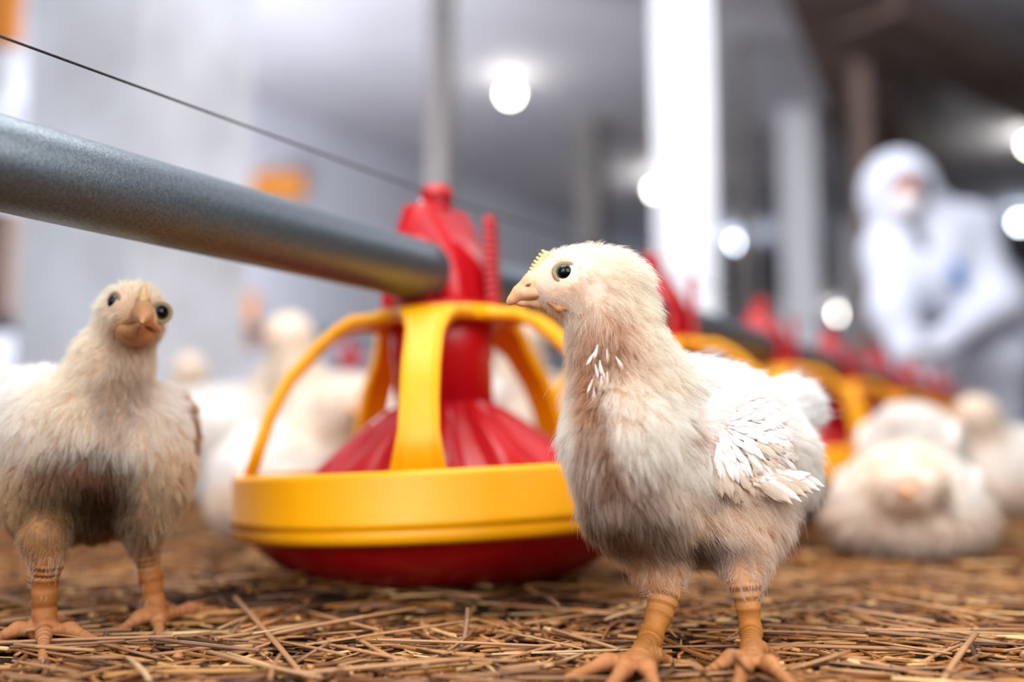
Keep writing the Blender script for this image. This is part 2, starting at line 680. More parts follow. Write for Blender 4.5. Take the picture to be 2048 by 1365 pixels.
def ball(name, c, r, material, parent, axis=(0, -1, 0), seg=24):
    bm = bmesh.new()
    bmesh.ops.create_uvsphere(bm, u_segments=seg, v_segments=seg // 2, radius=1.0)
    bmesh.ops.rotate(bm, matrix=Matrix.Rotation(math.pi / 2, 3, 'X'), verts=bm.verts)
    o = bm_obj(name, bm, material, parent)
    q = Vector((0, -1, 0)).rotation_difference(Vector(axis))
    o.rotation_mode = 'QUATERNION'
    o.rotation_quaternion = q
    o.location = tuple(c)
    o.scale = (r, r, r)
    return o


def feather_mesh(name, width, curl, material, n=8):
    """unit-length blade along +X, face to +Z: narrow sheath, soft rounded vane, slightly frayed edge"""
    V, F = [], []
    for i in range(n + 1):
        t = i / n
        w = width * (0.30 + 0.70 * min(1, t / 0.55) ** 1.5) * (1 - max(0, (t - 0.72) / 0.28) ** 2.6 * 0.9)
        z = -curl * t * t
        f1, f2 = 1 + random.uniform(-0.12, 0.12), 1 + random.uniform(-0.12, 0.12)
        V += [(t - 0.05 * (t > 0.3), -w * f1, z - 0.014), (t, -w * 0.5, z), (t, 0, z + 0.008), (t, w * 0.5, z), (t - 0.05 * (t > 0.3), w * f2, z - 0.014)]
    for i in range(n):
        for j in range(4):
            a = i * 5 + j
            F.append((a, a + 5, a + 6, a + 1))
    me = bpy.data.meshes.new(name)
    me.from_pydata(V, [], F)
    me.polygons.foreach_set('use_smooth', [True] * len(F))
    me.materials.append(material)
    return me


FEATHERS = [feather_mesh('feather', w_, c_, M[m_]) for w_, c_, m_ in
            ((0.105, 0.16, 'feather'), (0.125, 0.22, 'feather'), (0.125, 0.18, 'feather_tan'), (0.125, -0.12, 'feather'), (0.085, -0.10, 'feather'), (0.09, -0.06, 'feather_tan'))]


def place_feather(kind, base, direction, normal, length, parent, off, name='feather'):
    x_ = Vector(direction).normalized()
    z_ = Vector(normal)
    y_ = z_.cross(x_).normalized()
    z_ = x_.cross(y_)
    o = bpy.data.objects.new(name, FEATHERS[kind])
    mt = Matrix((x_, y_, z_)).transposed().to_4x4() @ Matrix.Diagonal((length, length, length, 1))
    mt.translation = Vector(np.asarray(base) - np.asarray(off))
    COL.objects.link(o)
    o.parent = parent
    o.matrix_local = mt
    return o


def toe(base, tip, r, up=0.004):
    base, tip = np.asarray(base), np.asarray(tip)
    m1 = base * 0.55 + tip * 0.45 + np.array((0, 0, up))
    return chain([base, m1, tip], [r * 1.1, r, r * 0.7], skin=(176, 116, 70), fur=0.0, k=0.004, scales=True)


def claw(tip, direction, parent, off, size=0.006):
    d = Vector(direction).normalized()
    p = Vector(np.asarray(tip))
    v, f = tube([p - d * size * 0.3, p + d * size * 0.5 + Vector((0, 0, 0.0006)), p + d * size - Vector((0, 0, 0.001))],
                [0.0019, 0.0014, 0.0002], 8)
    return mesh('claw', v, f, M['claw'], parent, off=off)


# ================================================================== STRUCTURE
L_DIR = np.array((0.528, 0.849, 0.0))            # the feed line and the walls run this way
N_LEFT = np.array((-0.849, 0.528, 0.0))
CEIL = 2.42
WALL_D = 4.7


def hall(s, side, z=0.0):
    return L_DIR * s + N_LEFT * side + np.array((0, 0, z))


def slab(name, corners, thick, material, parent=None):
    c = [np.asarray(p, float) for p in corners]
    n = np.cross(c[1] - c[0], c[2] - c[0])
    n = n / np.linalg.norm(n) * thick
    V = c + [p - n for p in c]
    F = [(0, 1, 2, 3), (7, 6, 5, 4), (0, 4, 5, 1), (1, 5, 6, 2), (2, 6, 7, 3), (3, 7, 4, 0)]
    return mesh(name, V, F, material, parent, smooth=False)


floor = slab('floor', [hall(-3, -9), hall(34, -9), hall(34, WALL_D), hall(-3, WALL_D)], 0.05, M['dirt'])
floor['kind'] = 'structure'
ceiling = slab('ceiling', [hall(-3, WALL_D, CEIL), hall(34, WALL_D, CEIL), hall(34, -9, CEIL), hall(-3, -9, CEIL)], 0.06, M['ceil'])
ceiling['kind'] = 'structure'
wl = slab('wall_left', [hall(-3, WALL_D), hall(34, WALL_D), hall(34, WALL_D, CEIL), hall(-3, WALL_D, CEIL)], 0.1, M['panel'])
wl['kind'] = 'structure'
we = slab('wall_far', [hall(34, WALL_D), hall(34, -9), hall(34, -9, CEIL), hall(34, WALL_D, CEIL)], 0.1, M['ceil'])
we['kind'] = 'structure'
wr = slab('wall_right', [hall(34, -9), hall(-3, -9), hall(-3, -9, CEIL), hall(34, -9, CEIL)], 0.1, M['ceil'])
wr['kind'] = 'structure'
ANG = math.atan2(0.528, 0.849)
R_HALL = Matrix.Rotation(-ANG, 3, 'Z')
# wall panels with recessed joints
for i in range(14):
    s0 = -1.4 + i * 1.25
    v, f = box(hall(s0 + 0.62, WALL_D - 0.012, 1.45), (0.024, 1.225, 1.9), R_HALL, 0.006)
    mesh('wall_panel', v, f, M['panel'], wl, smooth=False)
bb = mesh('baseboard_left', *box(hall(8, WALL_D - 0.03, 0.22), (0.05, 22, 0.44), R_HALL, 0.01), M['concrete'], smooth=False)
bb['kind'] = 'structure'


# ceiling battens running across, thin
def beam(name, a, b_, w, h_, material, parent=None):
    a, b_ = Vector(a), Vector(b_)
    t = (b_ - a).normalized()
    x_ = t.cross(Vector((0, 0, 1))).normalized()
    y_ = x_.cross(t)
    V = []
    for p in (a, b_):
        for sx, sy in ((-1, -1), (1, -1), (1, 1), (-1, 1)):
            V.append(p + x_ * sx * w / 2 + y_ * sy * h_ / 2)
    F = [(0, 1, 2, 3), (7, 6, 5, 4), (0, 4, 5, 1), (1, 5, 6, 2), (2, 6, 7, 3), (3, 7, 4, 0)]
    return mesh(name, V, F, material, parent, smooth=False)


def ceil_at(px, py, dz=0.0):
    z = CEIL - dz
    return G(px, py, z)


tb = beam('ceiling_beam', ceil_at(1640, -120, 0.06), ceil_at(1800, 470, 0.06), 0.42, 0.14, M['brown'])
tb['kind'] = 'structure'
tb2 = beam('ceiling_beam.001', ceil_at(1735, 15, 0.08), ceil_at(2160, 250, 0.08), 0.34, 0.16, M['brown'])
tb2['kind'] = 'structure'


def post(name, px, d, w, dep, material, top=CEIL, rot=ANG, foot=0.0):
    x_ = (px - CX) / FPX * d
    v, f = box((x_, d, (top + foot) / 2), (w, dep, top - foot), Matrix.Rotation(-rot, 3, 'Z'), 0.008)
    o = mesh(name, v, f, material, smooth=False)
    o['kind'] = 'structure'
    return o


post('column', 1383, 4.1, 0.245, 0.2, M['white_paint'], rot=0.30)
post('column', 1610, 6.6, 0.235, 0.2, M['white_paint'], rot=0.30)
post('column', 1706, 9.9, 0.21, 0.2, M['white_paint'], rot=0.30)
# the broad whitewashed pillar behind the left chick: grey side face and brighter face
post('column', 264, 2.65, 0.42, 0.40, M['concrete'], rot=-1.15)
post('wooden_post', 878, 4.6, 0.085, 0.085, M['wood'])
post('wooden_post', 1187, 6.8, 0.15, 0.15, M['wood'])
post('wooden_post', 1748, 5.4, 0.10, 0.10, M['brown'])

# ================================================================== LITTER
def hgt(x_, y_):
    X = np.stack([np.atleast_1d(x_), np.atleast_1d(y_), np.zeros_like(np.atleast_1d(x_))], 1)
    near = np.clip((np.atleast_1d(y_) - 0.40) / 0.25, 0.25, 1)
    mound = 0.012 * np.exp(-(((X[:, 0] + 0.17) / 0.05) ** 2 + ((X[:, 1] - 0.74) / 0.05) ** 2))
    mound = mound + 0.011 * np.exp(-(((X[:, 0] + 0.03) / 0.16) ** 2 + ((X[:, 1] - 0.725) / 0.035) ** 2))
    return mound + (0.004 + 0.0035 * smooth_noise(X, 9, 31) + 0.0025 * smooth_noise(X, 38, 32)) * near


nx_, ny_ = 150, 190
ys = 0.30 + (np.linspace(0, 1, ny_) ** 2.2) * 7.0
V, F = [], []
for y_ in ys:
    half = 0.30 + 0.62 * y_
    xs = np.linspace(max(-half, (0.528 * y_ - 4.5) / 0.849), half, nx_)
    zz = hgt(xs, np.full(nx_, y_)) + rng.normal(0, 0.0012, nx_)
    V += [(xs[i], y_, max(zz[i], 0.0006)) for i in range(nx_)]
for j in range(ny_ - 1):
    for i in range(nx_ - 1):
        a = j * nx_ + i
        F.append((a, a + 1, a + nx_ + 1, a + nx_))
litter = mesh('straw_litter', V, F, M['dirt'])
litter['kind'] = 'stuff'
tag(litter, 'brown straw litter bedding spread over the whole barn floor', 'litter')

PAL = [lin(c) for c in ((178, 116, 56), (150, 94, 44), (194, 138, 76), (124, 76, 38), (74, 46, 28), (216, 172, 116),
                        (166, 106, 50), (134, 84, 42), (96, 62, 36), (182, 126, 70))]


def straw_geo(c, ang, length, r, tilt, bend, flat):
    """a flattened four-sided stalk of three rings"""
    d = np.array((math.cos(ang) * math.cos(tilt), math.sin(ang) * math.cos(tilt), math.sin(tilt)))
    sd = np.array((-math.sin(ang), math.cos(ang), 0))
    up = np.cross(d, sd)
    V = []
    for t in (-0.5, -0.05, 0.5):
        p = c + d * length * t + sd * bend * (0.25 - t * t) * length
        rr = r * (0.85 if abs(t) == 0.5 else 1.0)
        V += [p + sd * rr, p + up * rr * flat, p - sd * rr, p - up * rr * flat]
    F = []
    for i in (0, 1):
        for j in range(4):
            F.append((i * 4 + j, i * 4 + (j + 1) % 4, i * 4 + 4 + (j + 1) % 4, i * 4 + 4 + j))
    F += [(3, 2, 1, 0), (8, 9, 10, 11)]
    return V, F


SV, SF, SCOL = [], [], []


def scatter(n, y0, y1, lmin, lmax, rmin, rmax, power, stack, seedpal=None):
    for _ in range(n):
        y_ = y0 + (y1 - y0) * rng.random() ** power
        x_ = rng.uniform(-1, 1) * (0.10 + 0.56 * y_)
        if x_ < (0.528 * y_ - 4.4) / 0.849:
            continue
        ln = lmin + (lmax - lmin) * rng.random() ** 1.8
        r = rng.uniform(rmin, rmax)
        z = float(hgt(x_, y_)[0]) + r * 0.5 + rng.random() * stack
        ang = rng.normal(0, 0.75) if rng.random() < 0.65 else rng.uniform(0, 3.14)
        v, f = straw_geo(np.array((x_, y_, z)), ang, ln, r, rng.normal(0, 0.05), rng.normal(0, 0.12), rng.uniform(0.4, 1.0))
        o = len(SV)
        SV.extend(v)
        SF.extend([tuple(i + o for i in q) for q in f])
        c = PAL[rng.integers(len(PAL))]
        k_ = rng.uniform(0.65, 1.15)
        SCOL.extend([(c[0] * k_, c[1] * k_, c[2] * k_, 1)] * len(v))


scatter(4600, 0.41, 0.95, 0.010, 0.085, 0.0006, 0.0018, 1.2, 0.005)
scatter(4800, 0.8, 2.0, 0.02, 0.10, 0.0007, 0.0019, 1.2, 0.006)
scatter(4200, 1.8, 5.0, 0.03, 0.14, 0.0012, 0.003, 1.2, 0.006)
scatter(700, 0.42, 0.9, 0.004, 0.014, 0.0012, 0.0035, 1.0, 0.003)
so = mesh('straw', SV, SF, M['straw_attr'], litter, smooth=True)
so['kind'] = 'stuff'
ca = so.data.color_attributes.new('Col', 'FLOAT_COLOR', 'POINT')
ca.data.foreach_set('color', np.array(SCOL, dtype=np.float32).ravel())

# single stalks in the sharp band, each one an object
STALKS = []
for i in range(7):
    r0 = 0.016 + 0.004 * i
    pts = [(t, 0.05 * (i - 3) * (0.25 - t * t), 0.0) for t in (-0.5, -0.2, -0.19, -0.18, 0.15, 0.5)]
    v, f = tube(pts, [r0 * q for q in (0.9, 0.92, 1.12, 0.98, 1.0, 0.8)], 7)
    me = bpy.data.meshes.new('straw_stalk')
    me.from_pydata([tuple(p) for p in v], [], f)
    me.polygons.foreach_set('use_smooth', [len(q) == 4 for q in f])
    me.materials.append(M['straw'])
    STALKS.append(me)


def stalk(a, b_, r):
    a, b_ = Vector(a), Vector(b_)
    d = b_ - a
    ln = d.length
    k_ = int(rng.integers(7))
    o = bpy.data.objects.new('straw_stalk', STALKS[k_])
    COL.objects.link(o)
    o.parent = litter
    o.rotation_mode = 'QUATERNION'
    o.rotation_quaternion = d.to_track_quat('X', 'Z')
    o.location = (a + b_) / 2
    s_ = r / (0.016 + 0.004 * k_)
    o.scale = (ln, s_, s_ * 0.7)
    return o


def stalk_px(x0, y0, x1, y1, r=0.0016, z0=0.011, z1=0.011):
    stalk(G(x0, y0, z0), G(x1, y1, z1), r)


for q in ((832, 1218, 470, 1284, 0.0017, 0.016, 0.008), (470, 1196, 600, 1345, 0.0018, 0.014, 0.008),
          (560, 1352, 940, 1318, 0.0019, 0.008, 0.012), (655, 1290, 820, 1322, 0.0014), (935, 1218, 922, 1300, 0.0014, 0.022, 0.006),
          (490, 1240, 455, 1300, 0.0012, 0.012, 0.005), (150, 1318, 250, 1316, 0.0016), (258, 1318, 300, 1362, 0.0014),
          (585, 1330, 660, 1285, 0.0013, 0.006, 0.014), (540, 1360, 560, 1310, 0.0012), (850, 1330, 866, 1365, 0.0013, 0.02, 0.006),
          (1952, 1268, 1880, 1372, 0.0018, 0.016, 0.006), (1530, 1252, 1880, 1275, 0.0020, 0.010, 0.008),
          (1640, 1210, 1870, 1245, 0.0020, 0.010, 0.008), (1560, 1345, 1700, 1303, 0.0015, 0.006, 0.014),
          (1660, 1310, 1815, 1340, 0.0017, 0.010, 0.006), (1640, 1338, 1800, 1352, 0.0016, 0.008, 0.006),
          (1380, 1325, 1424, 1366, 0.0016, 0.018, 0.006), (1105, 1260, 1240, 1300, 0.0016), (1000, 1300, 1205, 1292, 0.0020, 0.008, 0.008),
          (1466, 1306, 1500, 1346, 0.0015, 0.026, 0.012), (1730, 1262, 2046, 1262, 0.0018, 0.010, 0.008),
          (1520, 1290, 1900, 1302, 0.0017, 0.009, 0.008), (1130, 1325, 1000, 1340, 0.0018), (600, 1220, 760, 1262, 0.0017, 0.008, 0.012),
          (30, 1290, 190, 1302, 0.0016), (300, 1278, 520, 1302, 0.0016), (690, 1330, 640, 1366, 0.0014, 0.018, 0.006)):
    stalk_px(*q)
for _ in range(215):
    y_ = 0.43 + 0.40 * rng.random() ** 1.1
    x_ = rng.uniform(-1, 1) * (0.06 + 0.5 * y_)
    ln = 0.03 + 0.085 * rng.random() ** 1.5
    ang = rng.normal(0, 0.7) if rng.random() < 0.7 else rng.uniform(0, 3.14)
    z = float(hgt(x_, y_)[0]) + 0.003 + rng.random() * 0.007
    d_ = np.array((math.cos(ang), math.sin(ang), rng.normal(0, 0.05))) * ln / 2
    c_ = np.array((x_, y_, z))
    stalk(c_ - d_, c_ + d_, rng.uniform(0.0007, 0.0017))

# ================================================================== FEED LINE
FEED0 = np.array((-0.049, 0.82, 0.0))
PIPE_Z, PIPE_R = 0.256, 0.0242


def on_line(t, z=0.0):
    return FEED0 + L_DIR * t + np.array((0, 0, z))


v, f = tube([on_line(-0.78, PIPE_Z), on_line(-0.3, PIPE_Z), on_line(0.05, PIPE_Z), on_line(0.38, PIPE_Z + 0.016), on_line(2.72, PIPE_Z + 0.016)], PIPE_R, 40)
pipe = mesh('feed_pipe', v, f, M['galv'])
tag(pipe, 'grey galvanised steel feed pipe carrying the row of yellow feeders', 'pipe')
v, f = tube([on_line(-0.9, 0.3205), on_line(0, 0.3215), on_line(0.44, 0.3375), on_line(2.72, 0.3375)], 0.0008, 8)
wire = mesh('steel_wire', v, f, M['wire'])
tag(wire, 'thin dark steel wire stretched above the grey feed pipe', 'wire')


def make_feeder():
    root = empty('pan_feeder', (0, 0, 0))
    # red pan
    pan = [(0.0, 0.013), (0.095, 0.013), (0.115, 0.017), (0.148, 0.035), (0.171, 0.056), (0.171, 0.066), (0.165, 0.066),
           (0.146, 0.043), (0.113, 0.024), (0.094, 0.020), (0.0, 0.020)]
    mesh('pan', *lathe(pan, 72), M['red'], root)
    # yellow band with its two low ridges
    band = [(0.1705, 0.0535), (0.1745, 0.0525), (0.1775, 0.0555), (0.1775, 0.060), (0.1765, 0.0615), (0.1765, 0.063), (0.1785, 0.0645),
            (0.1785, 0.068), (0.177, 0.0700), (0.177, 0.0965), (0.1755, 0.0995), (0.1715, 0.101), (0.1655, 0.1005), (0.165, 0.098),
            (0.1715, 0.096), (0.172, 0.060)]
    mesh('rim_band', *lathe(band, 96), M['yellow'], root)
    # five curved arms that flare into the top ring
    path = [(0.060, 0.2225), (0.070, 0.2230), (0.083, 0.2205), (0.095, 0.2130), (0.109, 0.2005), (0.122, 0.1870), (0.1325, 0.1765),
            (0.1415, 0.162), (0.1495, 0.147), (0.157, 0.127), (0.1675, 0.0985)]
    arms = []
    for k in range(5):
        az = math.radians(-93 + 72 * k)
        V, F = [], []
        n = len(path)
        cols = (-1, -0.86, -0.72, -0.45, 0, 0.45, 0.72, 0.86, 1)
        for side in (0, 1):
            for i, (r, z) in enumerate(path):
                r0, z0 = path[max(i - 1, 0)]
                r1, z1 = path[min(i + 1, n - 1)]
                tl = math.hypot(r1 - r0, z1 - z0)
                nr, nz_ = -(z1 - z0) / tl, (r1 - r0) / tl
                if nz_ < 0 and nr < 0:
                    nr, nz_ = -nr, -nz_
                full = math.radians(36.2)
                hw = 0.0140 / r
                fl = max(0.0, 1 - (r - 0.066) / 0.046)
                if r < 0.112:
                    fl = min(1.0, fl)
                    hw = hw + (full - hw) * (1 - math.sqrt(max(0, 1 - fl ** 1.7)))
                if r < 0.067:
                    hw = full
                if r > 0.152:
                    hw += 0.022 * ((r - 0.152) / 0.012) ** 2
                for c in cols:
                    lip = 0.0022 if abs(c) > 0.8 and r > 0.075 else 0.0
                    rid = -0.0012 if abs(c) < 0.3 and r > 0.08 else 0.0
                    tk = 0.0 if side == 0 else -0.0080
                    o_ = (lip + rid if side == 0 else tk)
                    a = az + hw * c
                    V.append(((r + nr * o_) * math.cos(a), (r + nr * o_) * math.sin(a), z + nz_ * o_))
        m_ = len(cols)
        N_ = n * m_
        for i in range(n - 1):
            for j in range(m_ - 1):
                a = i * m_ + j
                F.append((a, a + m_, a + m_ + 1, a + 1))
                F.append((N_ + a + 1, N_ + a + m_ + 1, N_ + a + m_, N_ + a))
            for j in (0, m_ - 1):
                a = i * m_ + j
                F.append((a, a + m_, N_ + a + m_, N_ + a))
        for i in (0, n - 1):
            for j in range(m_ - 1):
                a = i * m_ + j
                F.append((a, a + 1, N_ + a + 1, N_ + a))
        bm = bmesh.new()
        bv = [bm.verts.new(p) for p in V]
        for q in F:
            bm.faces.new([bv[i] for i in q])
        o = bm_obj('grill_arm', bm, M['yellow'], root)
        arms.append(o)
    ring = [(0.046, 0.2150), (0.062, 0.2150), (0.064, 0.2170), (0.064, 0.2240), (0.062, 0.2260), (0.049, 0.2260), (0.046, 0.2235)]
    mesh('top_ring', *lathe(ring, 64), M['yellow'], root)
    # red feed tube and fluted cone
    tb_ = [(0.0395, 0.145), (0.0425, 0.145), (0.0425, 0.186), (0.0445, 0.188), (0.0445, 0.230), (0.0405, 0.230), (0.0405, 0.185), (0.0395, 0.183)]
    mesh('feed_tube', *lathe(tb_, 56), M['red'], root)
    V, F = [], []
    seg = 160
    prof = [(0.0405, 0.154, 0.0), (0.0435, 0.150, 0.0), (0.054, 0.141, 0.6), (0.074, 0.125, 1), (0.096, 0.108, 1), (0.112, 0.095, 1),
            (0.118, 0.084, 0.6)]
    for k in range(seg):
        a = 2 * math.pi * k / seg
        wv = max(-1, min(1, 2.6 * math.sin(a * 11)))
        for r, z, g in prof:
            V.append(((r + 0.003 * wv * g) * math.cos(a), (r + 0.003 * wv * g) * math.sin(a), z + 0.0048 * wv * g))
    n = len(prof)
    for k in range(seg):
        k2 = (k + 1) % seg
        for j in range(n - 1):
            F.append((k * n + j, k * n + j + 1, k2 * n + j + 1, k2 * n + j))
    o = mesh('fluted_cone', V, F, M['red'], root)
    sm = o.modifiers.new('thick', 'SOLIDIFY')
    sm.thickness = 0.002
    # pipe saddle: house-shaped clamp around the pipe (local +X runs along the pipe)
    cap_root = None
    R = Matrix.Rotation(math.pi / 2 - ANG, 3, 'Z')
    outline = [(-0.040, 0.222), (-0.043, 0.236), (-0.041, 0.252), (-0.037, 0.268), (-0.031, 0.282), (-0.023, 0.295), (-0.016, 0.307),
               (-0.012, 0.315), (0.012, 0.315), (0.016, 0.307), (0.023, 0.295), (0.031, 0.282), (0.037, 0.268), (0.041, 0.252),
               (0.043, 0.236), (0.040, 0.222)]
    rings = []
    for xx, sc in ((-0.0345, 0.80), (-0.0335, 0.90), (-0.029, 0.98), (-0.022, 1.0), (0.022, 1.0), (0.029, 0.98), (0.0335, 0.90), (0.0345, 0.80)):
        rings.append([R @ Vector((xx, y_ * sc, 0.222 + (z_ - 0.222) * (0.985 if sc < 1 else 1.0))) for y_, z_ in outline])
    sad = mesh('pipe_saddle', *ring_loft(rings), M['red'], root, smooth=True)
    # collar around the pipe on both faces, hanger hook on top
    def xring(x0, x1, r0, r1, zc):
        V, F = [], []
        seg = 40
        pr = [(x0, r0), (x0, r1), (x1, r1), (x1, r0)]
        for k in range(seg):
            a = 2 * math.pi * k / seg
            for xx, rr in pr:
                V.append(R @ Vector((xx, rr * math.cos(a), zc + rr * math.sin(a))))
        for k in range(seg):
            k2 = (k + 1) % seg
            for j in range(4):
                F.append((k * 4 + j, k2 * 4 + j, k2 * 4 + (j + 1) % 4, k * 4 + (j + 1) % 4))
        return V, F
    for s_ in (-1, 1):
        mesh('collar', *xring(s_ * 0.033, s_ * 0.043, 0.0245, 0.0305, PIPE_Z), M['red'], sad)
    kn = [(0.0, 0.313), (0.0125, 0.313), (0.0135, 0.317), (0.0125, 0.321), (0.0145, 0.324), (0.0145, 0.330), (0.011, 0.3345), (0.0, 0.3355)]
    mesh('top_knob', *lathe(kn, 28), M['red'], sad)
    fl = [(0.038, 0.2250), (0.050, 0.2250), (0.0515, 0.2275), (0.050, 0.2310), (0.040, 0.2320)]
    mesh('base_flange', *lathe(fl, 48), M['red'], root)
    # ribbed upright adjuster beside the saddle
    parts = [box((0, 0, 0.262), (0.008, 0.017, 0.082), None, 0.0025)]
    for i in range(13):
        parts.append(box((0, -0.001, 0.228 + i * 0.0058), (0.0100, 0.0195, 0.0030), None, 0.0008))
    V, F = merge(*parts)
    R2 = Matrix.Rotation(-0.25, 3, 'Z')
    V = [R2 @ Vector(p) + Vector((0.047, -0.016, 0)) for p in V]
    mesh('ribbed_adjuster', V, F, M['red'], root, smooth=False)
    return root


feeder = make_feeder()
tag(feeder, 'nearest yellow and red pan feeder, fully in view between the two standing chicks', 'feeder', 'pan feeders along the grey pipe')
index_kids(feeder)
TILT = math.radians(-2.6)
spots = [0.0, 0.44, 0.86, 1.28, 1.70, 2.12, 2.52]
flabels = [None, 'second yellow and red feeder along the pipe, just behind the front chick back',
           'third yellow and red feeder along the pipe from the near end',
           'fourth yellow and red feeder along the pipe from the near end',
           'fifth yellow and red feeder along the pipe from the near end',
           'sixth yellow and red feeder along the pipe from the near end',
           'last yellow and red feeder at the far end of the pipe']
for i, t in enumerate(spots):
    o = feeder if i == 0 else copy_tree(feeder)
    o.location = tuple(on_line(t, 0.016 if i else 0.0))
    o.rotation_euler = (0, TILT, 0.0)
    o.scale = (0.955, 0.955, 1.0)
    if i:
        o['label'] = flabels[i]


# ================================================================== CHICKENS
def make_eye(name, c, r, axis, parent, off):
    o = ball(name, np.asarray(c) - np.asarray(off), r, M['eye'], parent, axis)
    # eyelid ring in the eye's own unit space
    V, F = [], []
    seg, tb_n = 32, 8
    for k in range(seg):
        a = 2 * math.pi * k / seg
        for j in range(tb_n):
            b_ = 2 * math.pi * j / tb_n
            rr = 1.10 + 0.27 * math.cos(b_) + 0.03 * math.sin(3 * a)
            V.append((rr * math.cos(a), -0.44 + 0.15 * math.sin(b_), rr * math.sin(a) * 0.92))
    for k in range(seg):
        for j in range(tb_n):
            F.append((k * tb_n + j, ((k + 1) % seg) * tb_n + j, ((k + 1) % seg) * tb_n + (j + 1) % tb_n, k * tb_n + (j + 1) % tb_n))
    mesh('eyelid', V, F, M['eyelid'], o)
    return o


def px_r(px, d):
    return px * d / FPX


WHITE, CREAM, TAN = (254, 253, 252), (254, 248, 236), (244, 224, 196)
BROWN, LEG, SKIN = (150, 108, 70), (176, 112, 48), (236, 200, 176)


def front_chick():
    D = 0.535
    base = G(1400, 1335, 0.0)
    root = empty('chicken', base, 'young white chick standing in sharp focus in profile right of the nearest feeder', 'chicken')
    off = base
    pr = []
    hx = dict(flow=(0.8, 0.25, -0.55), L=0.0064, lift=1.25, col=(255, 250, 240), skin=(250, 228, 208))
    face = dict(flow=(0.8, 0.1, -0.3), L=0.0024, lift=0.5, col=(255, 244, 232), skin=(248, 218, 198), fur=0.9)
    pr.append(ell(P(1192, 567, D), (px_r(80, D), px_r(66, D), px_r(60, D)), **hx))
    pr.append(ell(P(1146, 552, D), (px_r(58, D), px_r(46, D), px_r(46, D)), **dict(face, L=0.0034, lift=0.6)))
    pr.append(ell(P(1165, 594, D), (px_r(62, D), px_r(50, D), px_r(46, D)), **face))
    pr += chain([P(1090, 565, D), P(1122, 542, D), P(1170, 538, D)], [px_r(24, D), px_r(32, D), px_r(36, D)], k=0.006, **dict(face, L=0.0026, lift=0.6))
    pr.append(ell(P(1110, 580, D), (px_r(40, D), px_r(34, D), px_r(30, D)), **dict(face, L=0.0012, fur=0.5)))
    pr.append(cap(P(1222, 590, D), P(1228, 670, D), px_r(66, D), px_r(70, D), flow=(0.25, 0.1, -1), L=0.0088, lift=1.15, col=CREAM, skin=(238, 204, 178)))
    pr.append(cap(P(1228, 670, D), P(1252, 770, 0.538), px_r(70, D), px_r(90, D), flow=(0.1, 0, -1), L=0.009, lift=0.95, col=(254, 242, 224), skin=(228, 190, 160)))
    br = dict(flow=(0.15, 0.05, -1), L=0.0125, lift=0.6, col=(255, 250, 242), skin=(236, 200, 172))
    pr.append(cap(P(1258, 770, D), P(1252, 880, 0.525), px_r(88, D), px_r(98, D), **br))
    pr.append(cap(P(1252, 880, 0.525), P(1258, 985, 0.528), px_r(98, D), px_r(84, D), **br))
    bk = dict(flow=(0.8, 0.5, -0.15), L=0.014, lift=0.5, col=WHITE, skin=(240, 214, 196))
    pr.append(cap(P(1310, 820, 0.555), P(1460, 835, 0.60), px_r(100, 0.555), px_r(86, 0.6), **bk))
    fk = dict(flow=(0.55, 0.25, -0.75), L=0.014, lift=0.5, col=(255, 251, 246), skin=(244, 224, 208))
    pr.append(cap(P(1310, 930, 0.545), P(1490, 925, 0.60), px_r(120, 0.545), px_r(116, 0.6), **fk))
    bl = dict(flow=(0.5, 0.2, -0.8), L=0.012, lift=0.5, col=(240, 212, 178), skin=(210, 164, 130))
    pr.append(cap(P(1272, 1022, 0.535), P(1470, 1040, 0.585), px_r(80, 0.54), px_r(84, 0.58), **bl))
    pr.append(cap(P(1430, 1045, 0.556), P(1515, 1052, 0.566), px_r(58, 0.55), px_r(50, 0.56), flow=(0.75, 0.15, -0.55), L=0.016, lift=0.55, col=(255, 250, 244), skin=(236, 206, 186)))
    pr.append(ell(P(1545, 935, 0.615), (px_r(72, 0.6), 0.03, px_r(95, 0.6)), flow=(0.3, 0.3, -0.9), L=0.013, lift=0.55, col=WHITE, skin=(240, 214, 196)))
    pr.append(cap(P(1500, 850, 0.62), P(1590, 815, 0.648), px_r(55, 0.62), px_r(36, 0.64), flow=(0.75, 0.3, 0.15), L=0.013, lift=0.8, col=WHITE, skin=(240, 214, 196)))
    # legs: near (left) then far (right)
    th = dict(flow=(0.35, 0.1, -0.9), L=0.0095, lift=0.4, col=(250, 234, 216), skin=(226, 178, 140))
    sh = dict(skin=LEG, fur=0.0, scales=True, k=0.006)
    pr.append(cap(P(1470, 1020, 0.555), P(1488, 1105, 0.548), px_r(82, 0.55), px_r(44, 0.55), **th))
    pr.append(cap(P(1488, 1105, 0.548), P(1490, 1168, 0.543), px_r(34, 0.55), px_r(28, 0.54), skin=(206, 160, 120), fur=0.06, L=0.008, flow=(0, 0, -1), lift=0.4, col=(236, 206, 176)))
    FB1 = G(1503, 1322, 0.011)
    pr += chain([P(1490, 1168, 0.543), P(1496, 1215, 0.541), P(1502, 1265, 0.539), FB1], [px_r(27, D), px_r(19, D), px_r(18, D), px_r(24, D)], **sh)
    pr.append(cap(P(1285, 1040, 0.545), P(1318, 1125, 0.545), px_r(62, 0.54), px_r(42, 0.54), **dict(th, col=(244, 218, 180), skin=(226, 176, 128))))
    pr.append(cap(P(1318, 1120, 0.545), P(1330, 1185, 0.545), px_r(37, 0.54), px_r(29, 0.54), skin=(206, 150, 98), fur=0.35, L=0.007, flow=(-0.2, 0, -1), lift=0.4, col=(240, 208, 170)))
    FB2 = G(1279, 1326, 0.011)
